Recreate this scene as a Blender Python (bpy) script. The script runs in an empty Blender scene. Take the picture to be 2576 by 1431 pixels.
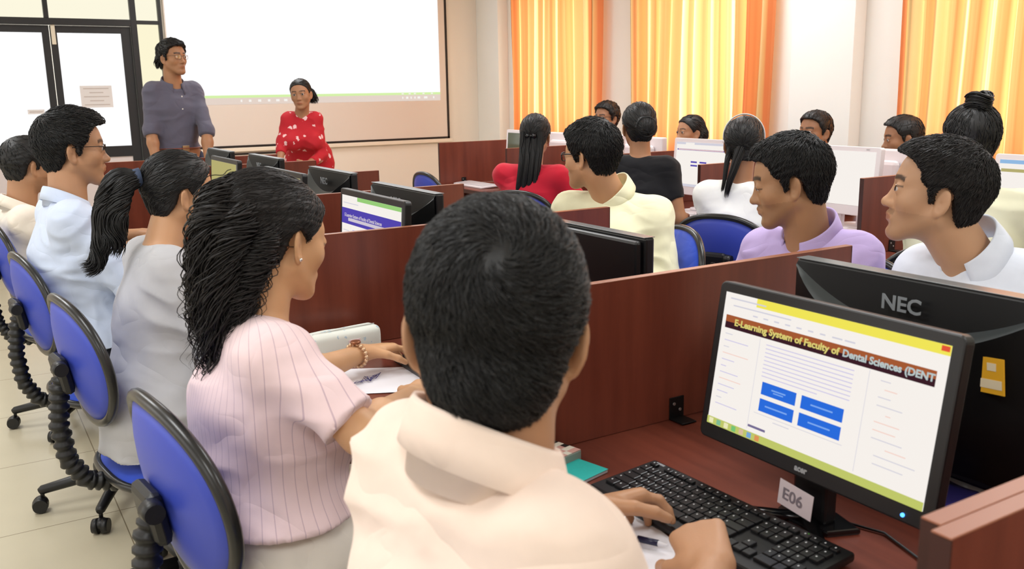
import bpy, bmesh, math, random
import numpy as np
from mathutils import Vector, Matrix, kdtree

random.seed(7)
rng = np.random.default_rng(7)
SC = bpy.context.scene
COL = SC.collection
PI = math.pi
f32 = np.float32

# ------------------------------------------------------------------ camera
def setup_camera():
    f, yaw, pit, rol = 2298.7, .5431, .2076, -.0168
    loc = Vector((-1.7428, -1.378, 1.42))
    cy, sy, cp, sp = math.cos(yaw), math.sin(yaw), math.cos(pit), math.sin(pit)
    fwd = Vector((sy*cp, cy*cp, -sp)); right = Vector((cy, -sy, 0)); up = right.cross(fwd)
    c, s = math.cos(rol), math.sin(rol)
    r2 = right*c + up*s; u2 = right*(-s) + up*c
    cam = bpy.data.cameras.new('camera'); o = bpy.data.objects.new('camera', cam); COL.objects.link(o)
    m = Matrix((r2, u2, -fwd)).transposed().to_4x4(); m.translation = loc
    o.matrix_world = m
    cam.sensor_width = 36; cam.lens = f/2576*36; cam.clip_start = .02
    cam.dof.use_dof = True; cam.dof.focus_distance = 2.9; cam.dof.aperture_fstop = 9.0
    SC.camera = o
setup_camera()

# ------------------------------------------------------------------ view and world
SC.view_settings.view_transform = 'Standard'; SC.view_settings.look = 'None'
SC.view_settings.gamma = 1; SC.view_settings.use_curve_mapping = False
SC.view_settings.exposure = 0.0
wd = bpy.data.worlds.new('world'); SC.world = wd; wd.use_nodes = True
wd.node_tree.nodes['Background'].inputs[0].default_value = (1, .93, .8, 1)
wd.node_tree.nodes['Background'].inputs[1].default_value = 2.0   # bright daylight outside the windows

def area(name, loc, rot, sx, sy, power, col=(1, 1, 1)):
    l = bpy.data.lights.new(name, 'AREA'); l.shape = 'RECTANGLE'; l.size = sx; l.size_y = sy
    l.energy = power; l.color = col
    o = bpy.data.objects.new(name, l); o.location = loc; o.rotation_euler = rot; COL.objects.link(o); return o
CEIL = 2.95
# rows of ceiling luminaires
LAMPS = [(-2.3, -2.2), (-2.3, .6), (-2.3, 3.4), (-2.3, 6.0), (.6, -2.2), (.6, .6), (.6, 3.4), (.6, 6.0), (2.5, .6), (2.5, 3.4)]
for lx, ly in LAMPS:
    area('ceiling_light', (lx, ly, CEIL-.08), (0, 0, 0), .6, 1.2, 30, (.965, .985, 1))

# added soft fill from the left, out of view, to lift the faces
area('left_fill', (-4.0, 1.0, 1.7), (0, math.radians(-90), 0), 1.5, 6.5, 34, (.97, .985, 1))

# ------------------------------------------------------------------ materials
MATS = {}
def nt(name):
    m = bpy.data.materials.new(name); m.use_nodes = True
    return m, m.node_tree, m.node_tree.nodes['Principled BSDF']
def s2l(c):
    return tuple(((x/255)/12.92 if x/255 <= .04045 else ((x/255+.055)/1.055)**2.4) for x in c)
def mat(name, rgb, rough=.5, metal=0, spec=.5, noise=0, nscale=30, bump=0, bscale=200, sheen=0, coat=0, emis=None, estr=0, trans=0, sss=0):
    """rgb is given in sRGB 0..255"""
    if name in MATS: return MATS[name]
    m, t, b = nt(name); c = s2l(rgb)
    b.inputs['Base Color'].default_value = (*c, 1); b.inputs['Roughness'].default_value = rough
    b.inputs['Metallic'].default_value = metal; b.inputs['Specular IOR Level'].default_value = spec
    if coat: b.inputs['Coat Weight'].default_value = coat; b.inputs['Coat Roughness'].default_value = .15
    if sheen: b.inputs['Sheen Weight'].default_value = sheen
    if emis: b.inputs['Emission Color'].default_value = (*s2l(emis), 1); b.inputs['Emission Strength'].default_value = estr
    if sss: b.inputs['Subsurface Weight'].default_value = sss; b.inputs['Subsurface Radius'].default_value = (.012, .005, .003)
    tc = t.nodes.new('ShaderNodeTexCoord')
    if noise:
        n = t.nodes.new('ShaderNodeTexNoise'); n.inputs['Scale'].default_value = nscale; n.inputs['Detail'].default_value = 4
        t.links.new(tc.outputs['Object'], n.inputs['Vector'])
        r = t.nodes.new('ShaderNodeMapRange'); r.inputs[3].default_value = 1-noise; r.inputs[4].default_value = 1+noise
        t.links.new(n.outputs['Fac'], r.inputs[0])
        mx = t.nodes.new('ShaderNodeVectorMath'); mx.operation = 'SCALE'; mx.inputs[0].default_value = c
        t.links.new(r.outputs[0], mx.inputs['Scale']); t.links.new(mx.outputs[0], b.inputs['Base Color'])
    if bump:
        n = t.nodes.new('ShaderNodeTexNoise'); n.inputs['Scale'].default_value = bscale; n.inputs['Detail'].default_value = 3
        t.links.new(tc.outputs['Object'], n.inputs['Vector'])
        bp = t.nodes.new('ShaderNodeBump'); bp.inputs['Strength'].default_value = bump; bp.inputs['Distance'].default_value = .002
        t.links.new(n.outputs['Fac'], bp.inputs['Height']); t.links.new(bp.outputs[0], b.inputs['Normal'])
    MATS[name] = m; return m
def mat_emit(name, rgb, strength=1.0):
    if name in MATS: return MATS[name]
    m = bpy.data.materials.new(name); m.use_nodes = True; t = m.node_tree; t.nodes.clear()
    e = t.nodes.new('ShaderNodeEmission'); e.inputs[0].default_value = (*s2l(rgb), 1); e.inputs[1].default_value = strength
    o = t.nodes.new('ShaderNodeOutputMaterial'); t.links.new(e.outputs[0], o.inputs[0]); MATS[name] = m; return m
def ramp(t, stops):
    r = t.nodes.new('ShaderNodeValToRGB'); e = r.color_ramp.elements
    while len(e) < len(stops): e.new(.5)
    for k, (p, c) in enumerate(stops): e[k].position = p; e[k].color = (*s2l(c), 1)
    return r
def mat_wood(name, dark, light, axis=0, rough=.32):
    """dark laminate with a long grain along one axis"""
    m, t, b = nt(name)
    tc = t.nodes.new('ShaderNodeTexCoord'); mp = t.nodes.new('ShaderNodeMapping')
    s = [26, 26, 26]; s[axis] = 1.6; mp.inputs['Scale'].default_value = s
    t.links.new(tc.outputs['Object'], mp.inputs[0])
    n = t.nodes.new('ShaderNodeTexNoise'); n.inputs['Scale'].default_value = 1; n.inputs['Detail'].default_value = 6; n.inputs['Roughness'].default_value = .6
    t.links.new(mp.outputs[0], n.inputs['Vector'])
    n2 = t.nodes.new('ShaderNodeTexNoise'); n2.inputs['Scale'].default_value = 2.2; t.links.new(tc.outputs['Object'], n2.inputs['Vector'])
    mm = t.nodes.new('ShaderNodeMath'); mm.operation = 'MULTIPLY_ADD'; mm.inputs[1].default_value = .6
    t.links.new(n.outputs['Fac'], mm.inputs[0])
    m3 = t.nodes.new('ShaderNodeMath'); m3.operation = 'MULTIPLY'; m3.inputs[1].default_value = .4
    t.links.new(n2.outputs['Fac'], m3.inputs[0]); t.links.new(m3.outputs[0], mm.inputs[2])
    r = ramp(t, [(.3, dark), (.68, light)]); t.links.new(mm.outputs[0], r.inputs[0])
    t.links.new(r.outputs[0], b.inputs['Base Color']); b.inputs['Roughness'].default_value = rough
    b.inputs['Specular IOR Level'].default_value = .45
    MATS[name] = m; return m

# ------------------------------------------------------------------ object helpers
def tag(o, label=None, cat=None, group=None, kind=None):
    if label: o['label'] = label
    if cat: o['category'] = cat
    if group: o['group'] = group
    if kind: o['kind'] = kind
    return o
def thing(name, label, cat, loc=(0, 0, 0), rotz=0, group=None):
    o = bpy.data.objects.new(name, None); COL.objects.link(o); o.empty_display_size = .1
    o.location = loc; o.rotation_euler = (0, 0, rotz)
    return tag(o, label, cat, group)
def link(name, me, parent=None, smooth=False):
    if smooth and len(me.polygons): me.polygons.foreach_set('use_smooth', [True]*len(me.polygons))
    o = bpy.data.objects.new(name, me); COL.objects.link(o)
    if parent: o.parent = parent
    return o
def mesh_np(name, V, F, mats, parent=None, smooth=True, col=None, mi=None):
    me = bpy.data.meshes.new(name); V = np.asarray(V, f32); F = np.asarray(F, np.int32)
    k = F.shape[1]
    me.vertices.add(len(V)); me.vertices.foreach_set('co', V.ravel())
    me.loops.add(F.size); me.loops.foreach_set('vertex_index', F.ravel())
    me.polygons.add(len(F)); me.polygons.foreach_set('loop_start', np.arange(0, F.size, k, dtype=np.int32))
    me.polygons.foreach_set('loop_total', np.full(len(F), k, np.int32))
    if mi is not None: me.polygons.foreach_set('material_index', np.asarray(mi, np.int32))
    me.update(calc_edges=True)
    if col is not None:
        a = me.color_attributes.new('Col', 'FLOAT_COLOR', 'POINT')
        c4 = np.ones((len(V), 4), f32); c4[:, :3] = col; a.data.foreach_set('color', c4.ravel())
    for m in (mats if isinstance(mats, (list, tuple)) else [mats]): me.materials.append(m)
    return link(name, me, parent, smooth)

class MB:
    """collects simple shapes and links them as one mesh object"""
    def __init__(s): s.bm = bmesh.new(); s.mi = 0
    def _fin(s, geom):
        for f in geom: f.material_index = s.mi
    def box(s, x0, x1, y0, y1, z0, z1, bev=0, seg=2, M=None):
        b = bmesh.new(); bmesh.ops.create_cube(b, size=1)
        for v in b.verts:
            v.co = Vector(((x0+x1)/2+v.co.x*(x1-x0), (y0+y1)/2+v.co.y*(y1-y0), (z0+z1)/2+v.co.z*(z1-z0)))
        if bev: bmesh.ops.bevel(b, geom=b.edges[:], offset=min(bev, .49*min(abs(x1-x0), abs(y1-y0), abs(z1-z0))), segments=seg, affect='EDGES', profile=.5)
        return s.add(b, M)
    def add(s, b, M=None):
        if M is not None: bmesh.ops.transform(b, matrix=M, verts=b.verts[:])
        vs = [s.bm.verts.new(v.co) for v in b.verts]; b.verts.index_update()
        for f in b.faces:
            try:
                nf = s.bm.faces.new([vs[v.index] for v in f.verts]); nf.material_index = s.mi; nf.smooth = f.smooth
            except ValueError: pass
        b.free(); return s
    def prism(s, pts, z0, z1, bev=0, M=None, seg=2):
        """polygon pts (x,y) extruded from z0 to z1"""
        b = bmesh.new(); vs = [b.verts.new((p[0], p[1], z0)) for p in pts]; f = b.faces.new(vs)
        r = bmesh.ops.extrude_face_region(b, geom=[f]); 
        for v in r['geom']:
            if isinstance(v, bmesh.types.BMVert): v.co.z = z1
        bmesh.ops.recalc_face_normals(b, faces=b.faces[:])
        if bev: bmesh.ops.bevel(b, geom=[e for e in b.edges if abs(e.verts[0].co.z-e.verts[1].co.z) < 1e-7], offset=bev, segments=seg, affect='EDGES', profile=.5)
        return s.add(b, M)
    def tube(s, pts, r, n=10, cap=True, M=None, flat=1.0):
        pts = [Vector(p) for p in pts]; R = r if isinstance(r, (list, tuple)) else [r]*len(pts)
        b = bmesh.new(); rings = []; prev = None
        for i, p in enumerate(pts):
            d = (pts[min(i+1, len(pts)-1)]-pts[max(i-1, 0)]).normalized()
            if prev is None:
                a = Vector((0, 0, 1)) if abs(d.z) < .9 else Vector((1, 0, 0))
                u = d.cross(a).normalized()
            else: u = (prev-d*prev.dot(d)).normalized()
            prev = u; w = d.cross(u)
            rings.append([b.verts.new(p+u*math.cos(2*PI*k/n)*R[i]+w*math.sin(2*PI*k/n)*R[i]*flat) for k in range(n)])
        for i in range(len(rings)-1):
            for k in range(n): b.faces.new((rings[i][k], rings[i][(k+1) % n], rings[i+1][(k+1) % n], rings[i+1][k])).smooth = True
        if cap: b.faces.new(rings[0][::-1]); b.faces.new(rings[-1])
        return s.add(b, M)
    def lathe(s, prof, n=24, M=None):
        """prof: (radius, z) pairs"""
        b = bmesh.new(); rings = [[b.verts.new((r*math.cos(2*PI*k/n), r*math.sin(2*PI*k/n), z)) for k in range(n)] for r, z in prof]
        for i in range(len(rings)-1):
            for k in range(n): b.faces.new((rings[i][k], rings[i][(k+1) % n], rings[i+1][(k+1) % n], rings[i+1][k])).smooth = True
        b.faces.new(rings[0][::-1]); b.faces.new(rings[-1])
        return s.add(b, M)
    def sphere(s, c, r, sc=(1, 1, 1), n=16, M=None):
        b = bmesh.new(); bmesh.ops.create_uvsphere(b, u_segments=n, v_segments=max(6, n*2//3), radius=r)
        for v in b.verts: v.co = Vector((c[0]+v.co.x*sc[0], c[1]+v.co.y*sc[1], c[2]+v.co.z*sc[2]))
        for f in b.faces: f.smooth = True
        return s.add(b, M)
    def quad(s, a, b_, c, d):
        vs = [s.bm.verts.new(p) for p in (a, b_, c, d)]; f = s.bm.faces.new(vs); f.material_index = s.mi; return s
    def build(s, name, mats, parent=None):
        me = bpy.data.meshes.new(name); s.bm.normal_update(); s.bm.to_mesh(me); s.bm.free()
        for m in (mats if isinstance(mats, (list, tuple)) else [mats]): me.materials.append(m)
        return link(name, me, parent)
def copy_tree(o, parent=None):
    c = o.copy(); COL.objects.link(c); c.parent = parent
    for ch in [x for x in bpy.data.objects if x.parent == o]: copy_tree(ch, c)
    return c
def struct(o): o['kind'] = 'structure'; return o
def text_mesh(name, s, size, matl, parent, M, depth=.0005, align='CENTER', bold=0, sx=1.0):
    """flat lettering as a mesh; M places it (text runs along local x, up is local y)"""
    cu = bpy.data.curves.new(name, 'FONT'); cu.body = s; cu.size = size; cu.align_x = align; cu.align_y = 'CENTER'
    cu.extrude = depth; cu.offset = bold; cu.resolution_u = 3
    to = bpy.data.objects.new(name, cu); COL.objects.link(to)
    dg = bpy.context.evaluated_depsgraph_get(); me = bpy.data.meshes.new_from_object(to.evaluated_get(dg)); 
    bpy.data.objects.remove(to); bpy.data.curves.remove(cu)
    me.name = name; me.transform(M @ Matrix.Diagonal((sx, 1, 1, 1))); me.materials.clear(); me.materials.append(matl)
    return link(name, me, parent)
# ------------------------------------------------------------------ implicit-surface modelling of people
def nrm(v):
    v = np.asarray(v, float); return v/(np.linalg.norm(v)+1e-12)
def hashn(ix, iy, iz, seed):
    h = (ix*374761393 + iy*668265263 + iz*2147483647 + seed*974634777) & 0x7fffffff
    h = (h ^ (h >> 13))*1274126177 & 0x7fffffff
    return ((h ^ (h >> 16)) & 0xffff)/32768.0-1
def vnoise(P, seed=0):
    """smooth value noise of an (n,3) array, range about -1..1"""
    P = np.asarray(P, float); i = np.floor(P).astype(np.int64); f = P-i; f = f*f*(3-2*f); out = 0
    for dx in (0, 1):
        wx = f[:, 0] if dx else 1-f[:, 0]
        for dy in (0, 1):
            wy = f[:, 1] if dy else 1-f[:, 1]
            for dz in (0, 1):
                wz = f[:, 2] if dz else 1-f[:, 2]
                out = out + wx*wy*wz*hashn(i[:, 0]+dx, i[:, 1]+dy, i[:, 2]+dz, seed)
    return out
def smin(a, b, k):
    if k <= 0: return np.minimum(a, b)
    h = np.maximum(k-np.abs(a-b), 0)/k
    return np.minimum(a, b)-h*h*k*.25
def smax(a, b, k): return -smin(-a, -b, k)
def axis_pts(lo, hi, h, fine=(), hf=None):
    out = [lo]; x = lo
    while x < hi:
        s = h
        for a, b in fine:
            if a-h*.5 <= x <= b: s = hf; break
        x += s; out.append(x)
    return np.array(out, f32)
class Field:
    def __init__(s, lo, hi, h, fine=(), hf=None):
        """fine: list of (lo3, hi3) boxes meshed at hf"""
        s.ax = [axis_pts(lo[i], hi[i], h, [(b[0][i], b[1][i]) for b in fine], hf) for i in range(3)]
        s.D = np.full([len(a) for a in s.ax], .5, f32); s.h = h
    def sl(s, lo, hi):
        return tuple(slice(max(0, int(np.searchsorted(a, l))-1), min(len(a), int(np.searchsorted(a, u))+2)) for a, l, u in zip(s.ax, lo, hi))
    def grid(s, sl):
        X, Y, Z = [a[q] for a, q in zip(s.ax, sl)]
        return X[:, None, None], Y[None, :, None], Z[None, None, :]
    def put(s, sl, d, k, op='add'):
        if op == 'add': s.D[sl] = smin(s.D[sl], d, k)
        elif op == 'sub': s.D[sl] = smax(s.D[sl], -d, k)
    def cap(s, a, b, ra, rb=None, k=.02, op='add', flat=None, cuts=()):
        """tapered capsule; flat=(axis, factor) squashes along an axis; cuts: (point, outward dir) planes"""
        a = np.asarray(a, f32); b = np.asarray(b, f32); rb = ra if rb is None else rb
        m = max(ra, rb)+k+s.h*1.5
        sl = s.sl(np.minimum(a, b)-m, np.maximum(a, b)+m); X, Y, Z = s.grid(sl)
        ab = b-a; L2 = float(ab@ab)+1e-9
        px, py, pz = X-a[0], Y-a[1], Z-a[2]
        t = np.clip((px*ab[0]+py*ab[1]+pz*ab[2])/L2, 0, 1)
        qx, qy, qz = px-t*ab[0], py-t*ab[1], pz-t*ab[2]; d2 = qx*qx+qy*qy+qz*qz
        fac = 1
        if flat:
            u, fc = nrm(flat[0]).astype(f32), flat[1]; w = qx*u[0]+qy*u[1]+qz*u[2]; d2 = d2+w*w*(1/fc**2-1); fac = fc**.5
        d = (np.sqrt(d2)-(ra+(rb-ra)*t))*fac
        for c, n in cuts:
            n = nrm(n); d = np.maximum(d, ((X-c[0])*n[0]+(Y-c[1])*n[1]+(Z-c[2])*n[2]).astype(f32))
        s.put(sl, d.astype(f32), k, op)
    def ell(s, c, r, k=.02, op='add', M=None):
        """ellipsoid, M rows are its axes"""
        m = max(r)+k+s.h*1.5; c = np.asarray(c, f32); sl = s.sl(c-m, c+m); X, Y, Z = s.grid(sl)
        x, y, z = X-c[0], Y-c[1], Z-c[2]
        if M is not None:
            M = np.asarray(M, f32); x, y, z = (M[0, 0]*x+M[0, 1]*y+M[0, 2]*z), (M[1, 0]*x+M[1, 1]*y+M[1, 2]*z), (M[2, 0]*x+M[2, 1]*y+M[2, 2]*z)
        s.put(sl, ell_d(x, y, z, (0, 0, 0), r), k, op)
    def cut(s, c, n):
        X, Y, Z = s.grid((slice(None),)*3); n = nrm(n); s.D = np.maximum(s.D, ((X-c[0])*n[0]+(Y-c[1])*n[1]+(Z-c[2])*n[2]).astype(f32))
    def mesh(s):
        D = s.D
        for i in range(3):
            D[(slice(None),)*i+(0,)] = .5; D[(slice(None),)*i+(-1,)] = .5
        S = D < 0
        c = S[:-1, :-1, :-1].astype(np.int8)
        tot = c.copy()
        for dx, dy, dz in ((1, 0, 0), (0, 1, 0), (0, 0, 1), (1, 1, 0), (1, 0, 1), (0, 1, 1), (1, 1, 1)):
            tot = tot+S[dx:S.shape[0]-1+dx, dy:S.shape[1]-1+dy, dz:S.shape[2]-1+dz]
        I = np.argwhere((tot > 0) & (tot < 8)); n = len(I)
        idx = np.full(tot.shape, -1, np.int32); idx[I[:, 0], I[:, 1], I[:, 2]] = np.arange(n)
        P = np.zeros((n, 3)); cnt = np.zeros(n)
        C = {}
        for q in ((0, 0, 0), (1, 0, 0), (0, 1, 0), (1, 1, 0), (0, 0, 1), (1, 0, 1), (0, 1, 1), (1, 1, 1)):
            C[q] = (D[I[:, 0]+q[0], I[:, 1]+q[1], I[:, 2]+q[2]].astype(float), np.stack([s.ax[k][I[:, k]+q[k]] for k in range(3)], 1).astype(float))
        for q in C:
            for k in range(3):
                if q[k]: continue
                w = list(q); w[k] = 1; w = tuple(w)
                d0, p0 = C[q]; d1, p1 = C[w]; m = (d0 < 0) != (d1 < 0)
                t = np.where(m, d0/(np.where(m, d0-d1, 1)), 0)[:, None]
                P += np.where(m[:, None], p0+t*(p1-p0), 0); cnt += m
        P /= cnt[:, None]
        quads = []
        for k in range(3):
            u, v = (k+1) % 3, (k+2) % 3
            A = [slice(1, -1)]*3; A[k] = slice(0, -1); B = list(A); B[k] = slice(1, None)
            s0 = S[tuple(A)]; s1 = S[tuple(B)]; E = np.argwhere(s0 != s1)
            if not len(E): continue
            off = np.array([1, 1, 1]); off[k] = 0; fl = s0[E[:, 0], E[:, 1], E[:, 2]]; G = E+off
            q = []
            for du, dv in ((-1, -1), (0, -1), (0, 0), (-1, 0)):
                H = G.copy(); H[:, u] += du; H[:, v] += dv; q.append(idx[H[:, 0], H[:, 1], H[:, 2]])
            q = np.stack(q, 1); q = np.where(fl[:, None], q, q[:, ::-1]); quads.append(q)
        F = np.concatenate(quads) if quads else np.zeros((0, 4), np.int32)
        return P.astype(f32), F.astype(np.int32)
def ell_d(x, y, z, c, r):
    x, y, z = x-c[0], y-c[1], z-c[2]
    k0 = np.sqrt((x/r[0])**2+(y/r[1])**2+(z/r[2])**2)+1e-9
    k1 = np.sqrt((x/r[0]**2)**2+(y/r[1]**2)**2+(z/r[2]**2)**2)+1e-9
    return (k0*(k0-1)/k1).astype(f32)
def cap_d(x, y, z, a, b, ra, rb=None, sx=1):
    rb = ra if rb is None else rb; ab = (b[0]-a[0], b[1]-a[1], b[2]-a[2]); L2 = ab[0]**2+ab[1]**2+ab[2]**2+1e-12
    px, py, pz = x-a[0], y-a[1], z-a[2]; t = np.clip((px*ab[0]+py*ab[1]+pz*ab[2])/L2, 0, 1)
    return (np.sqrt((px-t*ab[0])**2+(py-t*ab[1])**2+(pz-t*ab[2])**2)-(ra+(rb-ra)*t)).astype(f32)
def poly_d(y, z, pts):
    """signed distance to a 2-D polygon, negative inside"""
    d = np.full(np.broadcast(y, z).shape, 1e9); sgn = np.ones_like(d); n = len(pts)
    for i in range(n):
        ax, ay = pts[i]; bx, by = pts[i-1]; ex, ey = bx-ax, by-ay; wx, wy = y-ax, z-ay
        t = np.clip((wx*ex+wy*ey)/(ex*ex+ey*ey+1e-12), 0, 1); bx2, by2 = wx-ex*t, wy-ey*t
        d = np.minimum(d, bx2*bx2+by2*by2)
        c1 = z >= ay; c2 = z < by; c3 = ex*wy > ey*wx
        sgn = np.where((c1 & c2 & c3) | (~c1 & ~c2 & ~c3), -sgn, sgn)
    return (sgn*np.sqrt(d)).astype(f32)
def vnormals(V, F):
    n = np.cross(V[F[:, 2]]-V[F[:, 0]], V[F[:, 3]]-V[F[:, 1]]); N = np.zeros_like(V)
    for k in range(4): np.add.at(N, F[:, k], n)
    return N/(np.linalg.norm(N, axis=1, keepdims=True)+1e-9)

def head_matrix(yaw, pitch=0, roll=0):
    """columns: head right, head forward, head up; yaw = world angle of the face direction from +x, pitch>0 looks down"""
    F0 = np.array([math.cos(yaw), math.sin(yaw), 0]); R0 = np.array([math.sin(yaw), -math.cos(yaw), 0]); U0 = np.array([0, 0, 1.])
    F1 = F0*math.cos(pitch)-U0*math.sin(pitch); U1 = U0*math.cos(pitch)+F0*math.sin(pitch)
    R2 = R0*math.cos(roll)-U1*math.sin(roll); U2 = U1*math.cos(roll)+R0*math.sin(roll)
    return np.stack([R2, F1, U2], 1)

def head_sdf(x, y, z, sex='m', eyes='open', w=1.0):
    """head in its own frame (x right, y forward, z up, eyes at z=0), metres"""
    f = sex == 'f'; x = x/w
    ax = np.abs(x); B = smin
    d = ell_d(x, y, z, (0, -.013, .027), (.073, .090, .080))
    d = B(d, ell_d(x, y, z, (0, .017, .030), (.060, .064, .060)), .03)
    d = B(d, ell_d(x, y, z, (0, .032, -.028), (.056, .052, .062)), .025)
    d = B(d, cap_d(ax, y, z, (.046 if f else .050, -.002, -.052), (.018, .062, -.096), .019, .0155 if f else .018), .03)
    d = B(d, ell_d(x, y, z, (0, .028, -.068), (.040, .052, .040)), .02)
    d = B(d, ell_d(x, y, z, (0, .070, -.100), (.020, .0195, .0165) if f else (.024, .0215, .020)), .016)
    d = B(d, ell_d(ax, y, z, (.038, .050, -.026), (.024, .024, .022)), .028)
    d = B(d, cap_d(ax, y, z, (.010, .077, .0185), (.042, .062, .020), .009 if not f else .007, .008), .02)
    # eye sockets
    d = smax(d, -ell_d(ax, y, z, (.0315, .1015, .000), (.020, .018, .0120)), .015)
    # muzzle, nose
    d = B(d, ell_d(x, y, z, (0, .060, -.066), (.030, .030, .026)), .014)
    nt_ = .098 if f else .102
    d = B(d, cap_d(x, y, z, (0, .072, .004), (0, .079, -.036), .0075, .0135), .014)
    d = B(d, cap_d(x, y, z, (0, .0795, .010), (0, nt_-.006, -.031), .0058, .0098), .010)
    d = B(d, ell_d(x, y, z, (0, nt_-.0015, -.0362), (.0118, .0105, .0102)), .009)
    d = B(d, ell_d(ax, y, z, (.0128, .0885, -.0385), (.0064, .0105, .0074)), .007)
    d = smax(d, -ell_d(ax, y, z, (.0060, .0945, -.0460), (.0030, .0050, .0028)), .003)
    # lips
    d = B(d, cap_d(ax, y, z, (.0015, .0905, -.0600), (.022, .081, -.0655), .0064, .0025), .006)
    d = B(d, cap_d(ax, y, z, (0, .0890, -.0738), (.019, .082, -.0685), .0078, .0028), .006)
    d = smax(d, -cap_d(ax, y, z, (0, .0995, -.0666), (.025, .086, -.0668), .0017), .003)
    d = smax(d, -cap_d(ax, y, z, (0, .0985, -.0835), (.012, .094, -.083), .005), .014)
    # eyelids
    d = B(d, ell_d(ax, y, z, (.0318, .0735, .0), (.0162, .0150, .0146)), .006)
    if eyes == 'open': d = smax(d, -ell_d(ax, y, z, (.0330, .0890, -.0008), (.0158, .0112, .0058)), .0015)
    elif eyes == 'down': d = smax(d, -ell_d(ax, y, z, (.0330, .0875, -.0062), (.0145, .010, .0022)), .0015)
    # ears
    ex, ey, ez = ax-.0765, y+.012, z+.016
    ca, sa = math.cos(.58), math.sin(.58); x2, y2 = ca*ex+sa*ey, -sa*ex+ca*ey      # flare outwards
    cb, sb = math.cos(.2), math.sin(.2); y3, z3 = cb*y2+sb*ez, -sb*y2+cb*ez
    e = ell_d(x2, y3, z3+.0*z3, (0, 0, 0), (.0055, .0165, .0300)); e = B(e, ell_d(x2, y3, z3, (.001, .004, -.024), (.005, .009, .010)), .006)
    e = smax(e, -ell_d(x2, y3, z3, (.0065, .001, .001), (.0048, .0115, .0215)), .003)
    e = B(e, cap_d(x2, y3, z3, (.001, -.001, .014), (.001, .004, -.010), .003, .003), .004)
    e = smax(e, -ell_d(x2, y3, z3, (.0055, .003, -.003), (.0045, .006, .008)), .002)
    d = B(d, e, .006)
    return d*min(1, w)

def add_head(F, Hc, M, sex, eyes='open', w=1.0, s=1.0):
    c = np.asarray(Hc); m = .15*s; sl = F.sl(c-m, c+m); X, Y, Z = F.grid(sl)
    x, y, z = X-f32(c[0]), Y-f32(c[1]), Z-f32(c[2]); M = M.astype(f32)
    hx = (M[0, 0]*x+M[1, 0]*y+M[2, 0]*z)/f32(s); hy = (M[0, 1]*x+M[1, 1]*y+M[2, 1]*z)/f32(s); hz = (M[0, 2]*x+M[1, 2]*y+M[2, 2]*z)/f32(s)
    F.put(sl, head_sdf(hx, hy, hz, sex, eyes, w)*s, .02)

def hand_caps(wr, d, n, side, curl=.5, spread=.12, thumb=.5, s=1.0, each=None):
    """capsules of a hand. wr wrist, d direction towards the knuckles, n palm normal (out of the palm), side +1 right / -1 left"""
    wr = np.asarray(wr, float); d = nrm(d); n = nrm(np.asarray(n)-d*np.dot(n, d))
    t = np.cross(d, n)*side     # towards the thumb side: right hand palm down -> thumb to the left
    out = []
    mc = [(.028, .090, .070, .0083), (.009, .094, .077, .0085), (-.011, .088, .071, .008), (-.029, .079, .056, .0072)]
    for i, (o, L, FL, r) in enumerate(mc):
        k = wr+d*L*s+t*o*s
        out.append((wr+t*o*.55*s+d*.008, k, .0165*s, .0118*s, .014))
        c = (each[i] if each else curl*(1+.12*i)); a = c*.9
        dd = d*math.cos(spread*(1.5-i)*.6)+t*math.sin(spread*(1.5-i)*.6); p = k
        for j, fr in enumerate((.45, .31, .24)):
            v = nrm(dd*math.cos(a)+n*math.sin(a)); q = p+v*FL*fr*s
            out.append((p, q, r*s*(1-.08*j), r*s*(.93-.1*j), .0035)); p = q; a += c*(1.1 if j == 0 else .7)
    b = wr+d*.022*s+t*.026*s; td = nrm(d*.72+t*.62+n*.30*thumb)
    p1 = b+td*.042*s; out.append((b, p1, .0155*s, .011*s, .012))
    td2 = nrm(td+d*.35*thumb+n*.35*thumb-t*.3*thumb); p2 = p1+td2*.033*s; out.append((p1, p2, .0108*s, .0095*s, .004))
    td3 = nrm(td2+n*.25*thumb-t*.25*thumb+d*.1); out.append((p2, p2+td3*.025*s, .0097*s, .0078*s, .004))
    return out

# strands: thin tapering locks collected into one mesh
def strands_mesh(paths, widths, name, matl, parent):
    """paths (n,m,3), widths (n,) -> three-sided tapering locks"""
    P = np.asarray(paths, float); n, m, _ = P.shape
    T = np.zeros_like(P); T[:, 1:-1] = P[:, 2:]-P[:, :-2]; T[:, 0] = P[:, 1]-P[:, 0]; T[:, -1] = P[:, -1]-P[:, -2]
    T /= np.linalg.norm(T, axis=2, keepdims=True)+1e-9
    up = rng.normal(size=(n, 1, 3)); U = np.cross(T, up); U /= np.linalg.norm(U, axis=2, keepdims=True)+1e-9; W = np.cross(T, U)
    prof = np.sin(np.linspace(.25, 1, m)*PI)**.6; prof[-1] = .06; r = (np.asarray(widths)[:, None]*prof[None, :])[..., None]
    R = [P+r*(U*math.cos(a)+W*math.sin(a)) for a in (0, 2.094, 4.189)]
    V = np.stack(R, 2).reshape(-1, 3)
    base = (np.arange(n)[:, None]*m+np.arange(m-1)[None, :])*3
    F = [np.stack([base+k, base+(k+1) % 3, base+3+(k+1) % 3, base+3+k], -1).reshape(-1, 4) for k in range(3)]
    return mesh_np(name, V, np.concatenate(F), matl, parent)
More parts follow.
